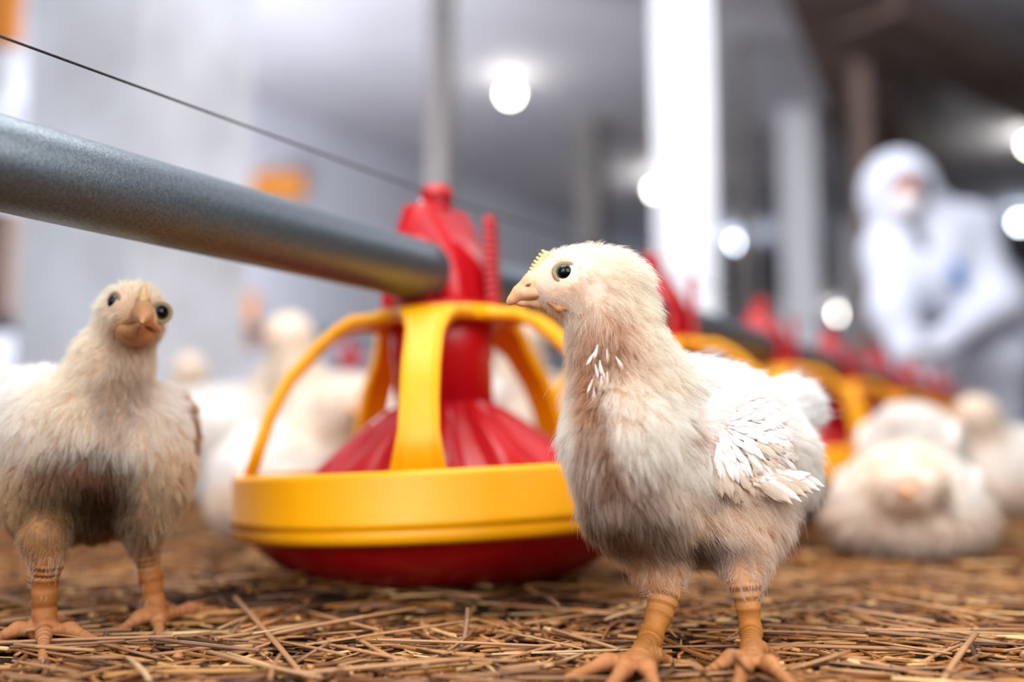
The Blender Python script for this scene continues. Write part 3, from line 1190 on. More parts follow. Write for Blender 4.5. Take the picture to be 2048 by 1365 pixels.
    pr += chain([P(1330, 1185, 0.545), P(1318, 1230, 0.540), P(1300, 1280, 0.533), FB2], [px_r(28, D), px_r(22, D), px_r(20, D), px_r(28, D)], **sh)
    tips = []
    for fb, tl in ((FB1, ((1412, 1348), (1470, 1392), (1590, 1378), (1552, 1312))), (FB2, ((1130, 1362), (1205, 1398), (1318, 1392), (1356, 1330)))):
        for j, (a_, b_) in enumerate(tl):
            tip = G(a_, b_, 0.006)
            pr += toe(fb, tip, 0.0035 if j < 3 else 0.0027)
            tips.append((tip, tip - fb))
    line = [(P(x_, y_, 0.502), (0.0052, 0.02, 0.014), (186, 136, 92), 0.75) for x_, y_ in ((1186, 735), (1196, 800), (1208, 870), (1222, 930))]
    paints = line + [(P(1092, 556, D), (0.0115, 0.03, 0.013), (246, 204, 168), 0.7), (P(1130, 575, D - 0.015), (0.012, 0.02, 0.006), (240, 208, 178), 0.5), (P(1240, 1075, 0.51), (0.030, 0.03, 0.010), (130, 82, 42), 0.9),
                      (P(1185, 760, 0.51), (0.006, 0.03, 0.030), (214, 160, 112), 0.6), (P(1212, 700, 0.515), (0.020, 0.03, 0.020), (222, 172, 122), 0.55),
              (P(1180, 880, 0.50), (0.0045, 0.03, 0.040), (196, 146, 100), 0.55),
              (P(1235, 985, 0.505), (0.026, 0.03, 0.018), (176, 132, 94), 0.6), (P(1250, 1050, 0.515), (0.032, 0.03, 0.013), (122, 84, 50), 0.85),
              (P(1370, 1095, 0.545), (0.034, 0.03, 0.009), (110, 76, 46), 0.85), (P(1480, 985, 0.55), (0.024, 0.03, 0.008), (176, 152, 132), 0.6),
              (P(1375, 870, 0.52), (0.008, 0.02, 0.006), (196, 150, 112), 0.7), (P(1290, 770, 0.53), (0.016, 0.02, 0.012), (250, 224, 190), 0.5),
              (P(1235, 700, 0.515), (0.006, 0.02, 0.012), (200, 150, 104), 0.4)]
    V, F = sdf_mesh(pr, 0.0012, 0.012)
    body = mesh('body', V, F, M['body'], root, off=off)
    colour_body(body, V, pr, paints)
    bald = [(P(1129, 547, D - 0.014), (0.0074, 0.012, 0.0068)), (P(1129, 547, D + 0.014), (0.0074, 0.012, 0.0068)), (P(1085, 560, D), (0.010, 0.02, 0.012)),
            (P(1194, 578, D - 0.016), (0.0048, 0.008, 0.0062)), (P(1400, 1300, D), (0.1, 0.1, 0.031))]
    build_down('down', V, F, pr, 210000, root, off, paints, nclump=5200, clump=0.55, rad=0.00010, bald=bald, soft=0.008)
    o_ = build_down('loose_down', V, F, pr, 4200, root, off, paints, nclump=900, clump=0.3, rad=0.00013, lenmul=1.35, seed=77, bald=bald + [(P(1190, 590, D), (0.045, 0.05, 0.040))])
    # beak: upper and lower half
    ub = chain([P(1100, 560, D), P(1068, 572, D), P(1040, 588, D), P(1022, 602, D), P(1017, 606, D)],
               [px_r(34, D), px_r(25, D), px_r(15, D), px_r(6, D), px_r(2.0, D)])
    ub += [cap(P(1118, 589, D - 0.009), P(1052, 588, D - 0.0035), px_r(6, D), px_r(7, D)), cap(P(1118, 589, D + 0.009), P(1052, 588, D + 0.0035), px_r(6, D), px_r(7, D)),
           cap(P(1088, 535, D), P(1070, 560, D), px_r(12, D), px_r(14, D))]
    V, F = sdf_mesh(ub, 0.0006, 0.004)
    beak = mesh('beak', V, F, M['beak'], root, off=off)
    lb = chain([P(1118, 606, D), P(1080, 605, D), P(1045, 605, D), P(1030, 606, D)], [px_r(17, D), px_r(11, D), px_r(6, D), px_r(3, D)])
    V, F = sdf_mesh(lb, 0.0006, 0.004)
    mesh('lower_mandible', V, F, M['beak'], beak, off=off)
    V, F = sdf_mesh(chain([P(1049, 574, D - 0.0052), P(1058, 571, D - 0.0062), P(1066, 566, D - 0.0066)], [0.0007, 0.0010, 0.0008]), 0.0003, 0.001)
    mesh('nostril', V, F, M['nostril'], beak, off=off)
    # gape fold under the cheek
    V, F = sdf_mesh(chain([P(1098, 606, D - 0.0085), P(1118, 618, D - 0.0105), P(1140, 617, D - 0.0105)], [0.0012, 0.0020, 0.0012]), 0.0005, 0.001)
    mesh('mouth_corner', V, F, M['mandible'], root, off=off)
    cb = []
    for i in range(7):
        t = i / 6
        c0 = np.array((1062 + 27 * t - 2 * math.sin(3.1 * t), 547 - 42 * t))
        p0 = P(c0[0] + 4, c0[1] + 3, D)
        p1 = P(c0[0] - 4, c0[1] - 3, D)
        cb.append(cap(p0, p1, 0.0013, 0.0008))
    cb.append(cap(P(1066, 551, D), P(1094, 509, D), 0.0022, 0.0018))
    cb.append(cap(P(1078, 556, D), P(1106, 516, D), 0.0030, 0.0028))
    V, F = sdf_mesh(cb, 0.0003, 0.0004)
    mesh('comb', V, F, M['comb'], root, off=off)
    for s_ in (-1, 1):
        make_eye('eye', P(1130, 547, D + s_ * 0.0122), 0.0051, (-0.12, s_ * 1.0, 0.05), root, off)
    V, F = sdf_mesh([ell(P(1193, 572, D - 0.0152), (0.0036, 0.003, 0.0042)), ell(P(1196, 590, D - 0.0150), (0.0026, 0.0022, 0.0034))], 0.0006, 0.002)
    mesh('ear', V, F, M['ear'], root, off=off)
    for tp, dr in tips:
        claw(tp, dr, root, off)
    # near wing
    Nw = Vector((0.50, -0.85, 0.12)).normalized()
    S, Wt = Vector(P(1400, 880, 0.535)), Vector(P(1618, 948, 0.585))
    ax = (Wt - S)
    ax = (ax - Nw * ax.dot(Nw)).normalized()
    up = Nw.cross(ax) * -1
    if up.z < 0:
        up = -up
    Cw = Vector(P(1488, 893, 0.541))
    A_, B_, T_ = 0.0340, 0.0310, 0.0135
    Rw = np.array(Matrix((ax, up, Nw)).transposed())
    wp = [ell(np.array(Cw), (A_, B_, T_), Rw, flow=tuple(ax - up * 0.35), L=0.0065, lift=0.5, col=(254, 250, 247), skin=(240, 208, 198))]
    V, F = sdf_mesh(wp, 0.0016, 0.004)
    wing = mesh('wing', V, F, M['body'], root, off=off)
    wpaint = [(np.array(Cw - up * 0.020 - ax * 0.004 + Nw * 0.006), (0.024, 0.02, 0.011), (206, 170, 134), 0.75), (np.array(Cw - up * 0.004 + ax * 0.026), (0.008, 0.02, 0.014), (206, 170, 134), 0.5)]
    colour_body(wing, V, wp, wpaint)
    build_down('wing_down', V, F, wp, 16000, wing, off, wpaint, nclump=500, rad=0.00012, seed=8)

    def wpt(a, b_, lift=0.0):
        q = max(0.0, 1 - (a / A_) ** 2 - (b_ / B_) ** 2)
        z = T_ * math.sqrt(q)
        nrm = (ax * (a / A_ ** 2) + up * (b_ / B_ ** 2) + Nw * (max(z, 0.003) / T_ ** 2)).normalized()
        return Cw + ax * a + up * b_ + Nw * (z + lift), nrm
    org = (-0.027, 0.004)
    rows = ((0.004, 12, 0.012), (0.009, 20, 0.015), (0.015, 27, 0.017), (0.022, 31, 0.018), (0.029, 31, 0.018), (0.036, 27, 0.018), (0.043, 22, 0.017), (0.050, 15, 0.015))
    for ri, (rho, cnt_, ln) in enumerate(rows):
        for i in range(cnt_):
            th_ = math.radians(48 - (150 * (i + 0.5) / cnt_)) + rng.normal(0, 0.085)
            a, b_ = org[0] + rho * math.cos(th_), org[1] + rho * math.sin(th_)
            if (a / A_) ** 2 + (b_ / B_) ** 2 > 0.98:
                continue
            p, nrm = wpt(a, b_, 0.0006 + 0.00035 * (7 - ri))
            th2 = th_ * 0.75 - 0.10 + rng.normal(0, 0.10)
            dr = ax * math.cos(th2) + up * math.sin(th2)
            dr = (dr - nrm * dr.dot(nrm) + nrm * rng.uniform(0.03, 0.12)).normalized()
            kind = 2 if (b_ < -0.012 or (ri >= 3 and b_ < 0.004 and rng.random() < 0.6)) else int(rng.integers(2))
            place_feather(kind, p, dr, nrm, ln * rng.uniform(0.75, 1.0), wing, off)
    for i in range(6):
        a, b_ = -0.010 + i * 0.004, -0.018 + i * 0.0012
        p, nrm = wpt(a, b_, 0.0012)
        dr = (ax * 1.0 + up * (-0.28 + 0.05 * i))
        dr = (dr - nrm * dr.dot(nrm)).normalized()
        place_feather(5 if i in (0, 2, 3) else 4, p, dr, (nrm + up * -0.3).normalized(), 0.034 + 0.001 * i, wing, off, 'flight_feather')
    for a, b_, dx_, dz_, ln, kd_ in ((-0.004, -0.0225, 0.985, 0.10, 0.036, 5), (0.000, -0.0205, 0.975, 0.17, 0.035, 4), (0.004, -0.0185, 0.96, 0.25, 0.033, 4), (0.021, -0.016, 0.40, 0.92, 0.023, 1)):
        p, nrm = wpt(a, b_, 0.0032)
        place_feather(kd_, p, ax * dx_ + up * dz_ - Nw * 0.10, Nw + up * 0.25, ln, wing, off, 'flight_feather')
    # loose pin feathers on the front of the neck
    for i in range(12):
        t = i / 11
        p = P(1188 + rng.normal(0, 15) + 14 * t, 690 + 85 * t, 0.503 + 0.004 * rng.random())
        place_feather(int(rng.integers(2)), p, (0.15 + rng.normal(0, 0.3), 0.0, -1), (-0.3, -1, 0.1), 0.0075, root, off)
    return root


def left_chick():
    D = 0.60
    base = G(200, 1262, 0.0)
    root = empty('chicken', base, 'young chick facing the camera left of the nearest feeder, head cocked', 'chicken')
    off = base
    pr = []
    fw = dict(flow=(0, 0.6, 0.6), L=0.0035, lift=0.5, col=(250, 236, 214), skin=(222, 180, 142), fur=0.7)
    hd = dict(flow=(-0.3, 0.6, -0.5), L=0.0065, lift=0.7, col=CREAM, skin=(238, 208, 180))
    pr.append(ell(P(268, 622, D), (px_r(56, D), px_r(60, D), px_r(54, D)), **hd))
    pr.append(ell(P(274, 640, D - 0.014), (px_r(40, D), px_r(34, D), px_r(42, D)), **fw))
    nk = dict(flow=(-0.3, 0.1, -1), L=0.010, lift=0.6, col=(252, 244, 230), skin=(236, 204, 176))
    pr.append(cap(P(254, 650, D + 0.006), P(220, 740, D + 0.010), px_r(49, D), px_r(66, D), **nk))
    pr.append(cap(P(220, 740, D + 0.010), P(192, 820, D + 0.014), px_r(66, D), px_r(100, D), **nk))
    bd = dict(flow=(0, -0.1, -1), L=0.015, lift=0.5, col=(254, 249, 242), skin=(240, 212, 190))
    pr.append(cap(P(130, 875, D + 0.02), P(255, 880, D + 0.02), px_r(112, D), px_r(100, D), **bd))
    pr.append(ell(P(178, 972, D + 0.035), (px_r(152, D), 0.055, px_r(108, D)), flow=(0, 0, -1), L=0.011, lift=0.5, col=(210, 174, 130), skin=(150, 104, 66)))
    bk = dict(flow=(-0.3, 0.8, -0.2), L=0.014, lift=0.6, col=WHITE, skin=(240, 214, 196))
    pr.append(cap(P(95, 830, D + 0.03), P(60, 850, D + 0.12), px_r(86, D), px_r(95, 0.7), **bk))
    pr.append(cap(P(285, 850, D + 0.03), P(230, 870, D + 0.12), px_r(74, D), px_r(85, 0.7), **bk))
    th = dict(flow=(0, 0, -1), L=0.0065, lift=0.3, col=(220, 188, 144), skin=(176, 122, 72))
    sh = dict(skin=(164, 102, 46), fur=0.0, scales=True, k=0.006)
    FBs = []
    for (hip, kn, hock, mid, foot, hr) in (((90, 1000), (88, 1080), (95, 1125), (90, 1180), (88, 1262), 62), ((290, 990), (288, 1060), (292, 1100), (302, 1160), (312, 1236), 62)):
        fb = G(*foot, 0.011)
        dd = fb[1]
        pr.append(cap(P(*hip, D + 0.02), P(*kn, dd - 0.004), px_r(hr, D), px_r(32, D), **th))
        sx = -1 if hip[0] < 180 else 1
        pr.append(cap(P(hip[0] + sx * 12, 945, D + 0.022), P(kn[0] + sx * 4, 1035, D + 0.004), px_r(78, D), px_r(46, D), flow=(0, 0, -1), L=0.012, lift=0.5, col=(240, 220, 188), skin=(206, 160, 116)))
        pr.append(cap(P(*kn, dd - 0.004), P(*hock, dd - 0.002), px_r(31, D), px_r(24, D), skin=(166, 112, 62), fur=0.08, L=0.006, flow=(0, 0, -1), col=(220, 190, 150)))
        pr += chain([P(*hock, dd - 0.002), P(*mid, dd), fb], [px_r(25, D), px_r(19, D), px_r(25, D)], **sh)
        FBs.append(fb)
    tips = []
    for fb, tl in zip(FBs, (((-30, 1288), (86, 1322), (205, 1290), (150, 1244)), ((235, 1266), (320, 1280), (455, 1226), (345, 1215)))):
        for j, q in enumerate(tl):
            tip = G(*q, 0.006)
            pr += toe(fb, tip, 0.0036 if j < 3 else 0.0028)
            tips.append((tip, tip - fb))
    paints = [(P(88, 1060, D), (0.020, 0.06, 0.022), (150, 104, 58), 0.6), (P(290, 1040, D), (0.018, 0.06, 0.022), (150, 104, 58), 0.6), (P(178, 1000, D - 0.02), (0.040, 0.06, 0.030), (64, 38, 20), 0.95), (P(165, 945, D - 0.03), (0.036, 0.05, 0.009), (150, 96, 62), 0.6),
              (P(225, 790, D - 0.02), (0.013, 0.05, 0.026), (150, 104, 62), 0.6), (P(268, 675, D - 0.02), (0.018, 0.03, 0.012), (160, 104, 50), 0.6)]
    V, F = sdf_mesh(pr, 0.0016, 0.012)
    body = mesh('body', V, F, M['body'], root, off=off)
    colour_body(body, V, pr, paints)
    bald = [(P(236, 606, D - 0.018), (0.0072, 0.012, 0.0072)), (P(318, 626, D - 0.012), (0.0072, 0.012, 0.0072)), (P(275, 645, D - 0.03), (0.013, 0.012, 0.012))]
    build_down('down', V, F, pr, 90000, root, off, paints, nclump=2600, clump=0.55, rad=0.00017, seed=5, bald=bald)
    # beak towards the camera, slightly raised; comb above it
    ub = chain([P(287, 604, D - 0.022), P(286, 626, D - 0.034), P(284, 645, D - 0.044)], [px_r(14, D), px_r(15, D), px_r(4, D)])
    ub += [cap(P(228, 658, D - 0.016), P(278, 632, D - 0.034), px_r(7, D), px_r(10, D)), cap(P(318, 660, D - 0.014), P(288, 636, D - 0.036), px_r(6, D), px_r(9, D))]
    V, F = sdf_mesh(ub, 0.0009, 0.005)
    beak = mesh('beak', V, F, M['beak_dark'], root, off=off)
    V, F = sdf_mesh([ell(P(271, 667, D - 0.016), (px_r(36, D), 0.013, px_r(25, D))), cap(P(274, 660, D - 0.022), P(281, 650, D - 0.038), px_r(18, D), px_r(6, D))], 0.0009, 0.004)
    mesh('lower_mandible', V, F, M['mandible'], beak, off=off)
    V, F = sdf_mesh(chain([P(284, 618, D - 0.030), P(287, 596, D - 0.026), P(289, 570, D - 0.016)], [0.0026, 0.0024, 0.0012]) +
                    [cap(P(286, 600, D - 0.018), P(288, 585, D - 0.012), 0.002, 0.0016)], 0.0008, 0.002)
    mesh('comb', V, F, M['comb'], root, off=off)
    for c, a_ in ((P(234, 606, D - 0.0142), (-0.6, -0.8, 0.08)), (P(319, 626, D - 0.0105), (0.72, -0.68, 0.0))):
        make_eye('eye', c, 0.0054, a_, root, off)
    for tp, dr in tips:
        claw(tp, dr, root, off)
    for s_, c0, r_ in ((-1, P(18, 840, D + 0.055), (0.016, 0.045, 0.034)), (1, P(346, 880, D + 0.05), (0.010, 0.038, 0.030))):
        wp = [ell(c0, r_, None, flow=(0, 0.8, -0.5), L=0.010, lift=0.4, col=WHITE if s_ < 0 else (206, 170, 132), skin=(238, 210, 196) if s_ < 0 else (170, 124, 84))]
        V, F = sdf_mesh(wp, 0.002, 0.004)
        wing = mesh('wing', V, F, M['body'], root, off=off)
        colour_body(wing, V, wp, [])
        build_down('wing_down', V, F, wp, 7000, wing, off, [], nclump=300, rad=0.00018, seed=6)
        for i in range(22):
            th_, ph = rng.uniform(-1.2, 1.0), rng.uniform(-1.1, 0.6)
            nrm = Vector((s_ * math.cos(th_) * math.cos(ph), -math.sin(-ph) if False else math.sin(ph), math.sin(th_) * math.cos(ph)))
            p = c0 + np.array(nrm) * np.asarray(r_) * 1.02
            place_feather(int(rng.integers(3)), p, (0, 0.9, -0.5 + rng.normal(0, 0.1)), nrm, 0.02, wing, off)
    return root


front_chick()
left_chick()


def flock_bird(pose):
    """bird of 0.2 m facing -Y, feet at the origin"""
    root = empty('chicken', (0, 0, 0))
    pr = []
    low = pose in ('sit', 'rest')
    z0 = -0.058 if low else 0.0
    wh = dict(flow=(0, 0.9, -0.35), L=0.016, lift=0.55, col=WHITE, skin=(246, 236, 226))
    pr.append(cap((0, -0.035, 0.120 + z0), (0, 0.05, 0.125 + z0), 0.056, 0.050, **wh))
    pr.append(ell((0, -0.005, 0.108 + z0), (0.062, 0.085, 0.052), **dict(wh, flow=(0, 0.5, -0.8), col=(250, 240, 226))))
    pr.append(cap((0, 0.07, 0.135 + z0), (0, 0.105, 0.155 + z0), 0.034, 0.016, **wh))
    nk = dict(flow=(0, 0.3, -0.9), L=0.009, lift=0.6, col=(252, 240, 222), skin=(242, 222, 204))
    if pose == 'sit':
        H = np.array((0.012, -0.080, 0.135))
        pr.append(cap((0, -0.050, 0.085), H, 0.036, 0.022, **nk))
    elif pose == 'rest':
        H = np.array((0.006, -0.098, 0.080))
        pr.append(cap((0, -0.050, 0.080), H, 0.040, 0.026, **nk))
    elif pose == 'peck':
        H = np.array((0.0, -0.125, 0.085))
        pr += chain([(0, -0.055, 0.14), (0, -0.095, 0.135), H], [0.036, 0.026, 0.021], **nk)
    else:
        H = np.array((0.006, -0.085, 0.222))
        pr += chain([(0, -0.055, 0.135), (0, -0.072, 0.18), H], [0.038, 0.026, 0.021], **nk)
    pr.append(ell(H, (0.020, 0.024, 0.020), **nk))
    if not low:
        for s_ in (-1, 1):
            pr.append(cap((s_ * 0.032, 0.0, 0.085), (s_ * 0.034, 0.006, 0.052), 0.026, 0.010, **wh))
            sh = dict(skin=(214, 150, 80), fur=0.0, k=0.006)
            pr += chain([(s_ * 0.034, 0.006, 0.052), (s_ * 0.034, 0.0, 0.010)], [0.0085, 0.006], **sh)
            for dx_, dy_ in ((-0.018, -0.03), (0, -0.036), (0.018, -0.03), (0, 0.018)):
                pr += chain([(s_ * 0.034, 0.0, 0.009), (s_ * 0.034 + dx_, dy_, 0.006)], [0.0055, 0.0038], **sh)
    else:
        pr.append(ell((0, 0.0, 0.036), (0.072, 0.092, 0.038), **dict(wh, flow=(0, 0.4, -0.9), col=(246, 230, 212), skin=(226, 200, 176))))
    if pose == 'rest':
        extra = [((0.006, -0.115, 0.078), (0.013, 0.02, 0.017), (206, 128, 70), 0.75), ((0.03, -0.10, 0.07), (0.014, 0.03, 0.02), (150, 110, 84), 0.6)]
    else:
        extra = []
    paints = extra + [((0, -0.06, 0.05 if low else 0.085), (0.035, 0.05, 0.018), (186, 144, 104), 0.7)]
    V, F = sdf_mesh(pr, 0.0032, 0.02)
    o = mesh('body', V, F, M['body'], root)
    colour_body(o, V, pr, paints)
    build_down('down', V, F, pr, 9000, root, (0, 0, 0), paints, nclump=420, rad=0.0005, seg=3, seed=12)
    dirn = np.array((0, -1, -0.15)) if pose != 'peck' else np.array((0, -0.55, -0.85))
    V, F = sdf_mesh(chain([H + dirn * 0.014, H + dirn * 0.026, H + dirn * 0.036], [0.0095, 0.006, 0.001]), 0.0014, 0.003)
    mesh('beak', V, F, M['beak'], root)
    V, F = sdf_mesh([cap(H + np.array((0, -0.016, 0.015)), H + np.array((0, 0.0, 0.024)), 0.003, 0.003),
                     cap(H + np.array((0, -0.008, 0.02)), H + np.array((0, -0.010, 0.027)), 0.0025, 0.0015)], 0.0012, 0.002)
    mesh('comb', V, F, M['comb'], root)
    for s_ in (-1, 1):
        ball('eye', H + np.array((s_ * 0.0165, -0.008, 0.004)), 0.0052, M['eye'], root, (s_, -0.25, 0.05), 14)
    for s_ in (-1, 1):
        wp = [ell((s_ * 0.058, 0.015, 0.122 + z0), (0.012, 0.056, 0.034), None, flow=(0, 0.9, -0.4), L=0.010, lift=0.35, col=WHITE, skin=(246, 236, 228))]
        V, F = sdf_mesh(wp, 0.004, 0.004)
        w_ = mesh('wing', V, F, M['body'], root)
        colour_body(w_, V, wp, [])
        for i in range(9):
            y_ = -0.02 + 0.009 * i
            place_feather(i % 3, (s_ * 0.0695, y_, 0.135 + z0 - 0.0045 * (i % 4) * 2), (0, 1, -0.35), (s_, 0, 0.1), 0.034, w_, (0, 0, 0))
    index_kids(root)
    return root


PROTO = {k_: flock_bird(k_) for k_ in ('sit', 'stand', 'peck', 'rest')}
used = set()


def bird(pose, px, d, face_deg, scale, label, group=None, flat=1.0):
    """face_deg: 0 faces the camera, 90 faces right in the picture, -90 left, 180 away"""
    pr = PROTO[pose]
    o = pr if pose not in used else copy_tree(pr)
    used.add(pose)
    o.location = ((px - CX) / FPX * d, d, 0.004)
    o.rotation_euler = (0, 0, math.radians(face_deg))
    o.scale = (scale, scale, scale * flat)
    o['label'] = label
    o['category'] = 'chicken'
    o['group'] = group or 'white chickens of the flock'
    return o


# right of the front chick
bird('rest', 1806, 1.075, -24, 1.12, 'white chicken resting in the straw with lowered head, right of the front chick', flat=0.84)
bird('sit', 2010, 1.72, -60, 1.25, 'white chicken sitting at the right picture edge beyond the nearer resting one')
bird('peck', 1822, 1.32, 150, 0.95, 'beige chicken with its back turned, between the resting chicken and the worker')
bird('rest', 1985, 1.99, 20, 1.15, 'white chicken resting just in front of the worker boots')
bird('sit', 2075, 2.60, -30, 1.15, 'far white chicken sitting right of the worker boots')
# left, seen past and through the nearest feeder
bird('stand', 480, 1.75, 60, 1.25, 'big white chicken standing just left of the nearest feeder grill')
bird('sit', 580, 1.25, 40, 1.2, 'white chicken sitting behind the left arm of the nearest feeder')
bird('stand', 680, 1.62, -40, 1.3, 'white chicken with raised head seen through the left opening of the nearest feeder')
bird('stand', 760, 2.02, 60, 1.35, 'white chicken standing behind the red cone of the nearest feeder')
bird('peck', 820, 1.42, -110, 1.2, 'white chicken pecking the straw behind the rim of the nearest feeder')
bird('stand', 1075, 1.75, -20, 1.35, 'white chicken seen through the right opening of the nearest feeder')
bird('sit', 1140, 2.1, 120, 1.3, 'white chicken sitting between the nearest feeder and the front chick breast')
bird('stand', 385, 2.15, 10, 1.25, 'tan chicken standing between the left chick and the nearest feeder')
bird('stand', 545, 2.95, -70, 1.25, 'far white chicken standing right of the whitewashed pillar foot')
bird('sit', 590, 2.2, 150, 1.3, 'white chicken sitting behind the big white one left of the feeder')
bird('stand', 610, 2.75, 30, 1.3, 'far white chicken standing under the left red drinker regulator')
bird('stand', 715, 3.0, -150, 1.3, 'far white chicken standing under the right red drinker regulator')
bird('stand', 790, 2.7, 80, 1.3, 'far white chicken behind the front arm of the nearest feeder')
bird('sit', 850, 3.2, 0, 1.3, 'far white chicken sitting behind the feed tube of the nearest feeder')
bird('sit', 440, 3.3, 60, 1.3, 'far white chicken sitting by the left wall beyond the pillar')
bird('peck', 960, 2.6, 90, 1.25, 'white chicken pecking behind the right side of the feed tube')
bird('sit', 20, 2.0, 80, 1.25, 'white chicken sitting behind the left chick at the picture edge')

# ================================================================== DRINKER LINE and wall fittings
dz = 0.50
pts = [np.array((-2.2, 2.95, dz)), np.array((-0.45, 3.25, dz)), np.array((0.9, 3.48, dz))]
v, f = tube(pts, 0.022, 14)
dl = mesh('drinker_pipe', v, f, M['galv'])
tag(dl, 'grey drinker pipe running behind the flock near the left wall', 'pipe')
for px, d_, lb in ((592, 3.21, 'left red drinker regulator hanging on the far grey pipe'), (697, 3.27, 'right red drinker regulator hanging on the far grey pipe')):
    c = np.array(((px - CX) / FPX * d_, d_, 0.0))
    r_ = empty('drinker_regulator', (c[0], c[1], dz - 0.05), lb, 'regulator', 'red regulators on the drinker pipe')
    mesh('housing', *lathe([(0.0, 0.024), (0.012, 0.024), (0.034, 0.012), (0.036, -0.05), (0.026, -0.08), (0.0, -0.085)], 24), M['red'], r_)
    mesh('cup', *lathe([(0.0, -0.088), (0.02, -0.088), (0.042, -0.11), (0.044, -0.118), (0.0, -0.118)], 24), M['red'], r_)


def wall_box(name, px0, py0, px1, py1, d, material, label, cat, thick=0.12, lid=None):
    a, b_ = P(px0, py1, d), P(px1, py0, d)
    c = (a + b_) / 2
    s = (b_[0] - a[0], thick, b_[2] - a[2])
    root = empty(name, (c[0], c[1], c[2]), label, cat)
    v, f = box((0, 0, 0), s, None, min(s[0], s[2]) * 0.12)
    mesh('case', v, f, material, root, smooth=False)
    v, f = box((0, -thick / 2 - 0.004, 0), (s[0] * 0.86, 0.012, s[2] * 0.86), None, 0.003)
    mesh('lid', v, f, lid or material, root, smooth=False)
    return root


wall_box('equipment_box', -90, -60, 42, 92, 4.5, M['orange'], 'orange equipment box high at the upper left picture corner', 'box')
wall_box('equipment_box', -90, 100, 44, 205, 4.5, M['white_plastic'], 'white equipment box below the orange one at the left picture edge', 'box')
wall_box('equipment_box', 505, 348, 612, 400, 6.25, M['orange'], 'small flat orange box on the wall just above the feed pipe', 'box')
wall_box('feed_bucket', 484, 588, 514, 690, 6.05, M['orange'], 'narrow orange container on the wall just right of the whitewashed pillar', 'container', thick=0.06)
wall_box('equipment_box', -60, 420, 38, 640, 4.6, M['brown'], 'brown wooden box behind the left chick at the left picture edge', 'box')

# suspension cords with their pulley, between the first two white columns
sus = empty('suspension_line', tuple(P(1483, 262, 5.4)), 'pair of beige suspension cords with a pulley beside the tall white column', 'cord')
p0 = P(1483, 262, 5.4)
V, F = tube([P(1472, -60, 5.4) - p0, np.zeros(3)], 0.028, 10)
mesh('cord', V, F, M['wood'], sus)
for x1 in (1478, 1524):
    V, F = tube([np.zeros(3), P(x1, 760, 5.4) - p0], 0.022, 10)
    mesh('cord', V, F, M['wood'], sus)
bm = bmesh.new()
bmesh.ops.create_cone(bm, cap_ends=True, segments=24, radius1=0.055, radius2=0.055, depth=0.05)
bmesh.ops.bevel(bm, geom=bm.edges[:], offset=0.008, segments=2, affect='EDGES')
bmesh.ops.rotate(bm, matrix=Matrix.Rotation(math.pi / 2, 3, 'X'), verts=bm.verts)
bm_obj('pulley', bm, M['wood'], sus)

# ================================================================== LAMPS
WARM, COOL = (1.0, 0.95, 0.86), (0.80, 0.88, 1.0)
M['bulb_warm'] = mat_emit('lamp_bulb_warm', WARM, 26)
M['bulb_cool'] = mat_emit('lamp_bulb_cool', COOL, 24)


def lamp(px, py, d, col, label, power, rad=0.045):
    c = P(px, py, d)
    r_ = empty('ceiling_lamp', tuple(c), label, 'lamp', 'bare round lamps under the ceiling')
    bm = bmesh.new()
    bmesh.ops.create_uvsphere(bm, u_segments=24, v_segments=14, radius=rad)
    bm_obj('bulb', bm, M['bulb_warm'] if col is WARM else M['bulb_cool'], r_)
    top = CEIL - c[2]
    mesh('socket', *lathe([(0.0, rad * 0.8), (0.014, rad * 0.9), (0.016, rad + 0.04), (0.005, rad + 0.06), (0.005, max(top, rad + 0.09)), (0.0, max(top, rad + 0.09))], 18), M['grey'], r_)
    l = bpy.data.lights.new('lamp_light', 'POINT')
    l.energy = power
    l.color = col
    l.shadow_soft_size = 0.05
    o = bpy.data.objects.new('lamp_light', l)
    o.location = (0, 0, -0.16)
    o.parent = r_
    COL.objects.link(o)


lamp(1020, 188, 5.9, WARM, 'bright round lamp above the red feeder top, nearest of the lamp row', 1)
lamp(1312, 380, 8.1, WARM, 'round lamp just left of the tall white column', 3)
lamp(1475, 485, 10.4, COOL, 'round bluish lamp just right of the tall white column', 7, 0.05)
lamp(1680, 628, 15.6, WARM, 'round lamp low between the second column and the worker', 7, 0.07)
lamp(1740, 668, 18.3, COOL, 'dim farthest lamp beside the worker elbow', 4, 0.05)
lamp(2040, 445, 9.3, COOL, 'round bluish lamp behind the worker back at the right edge', 3, 0.045)
lamp(2062, 290, 7.0, WARM, 'round lamp above the worker back at the right picture edge', 3)


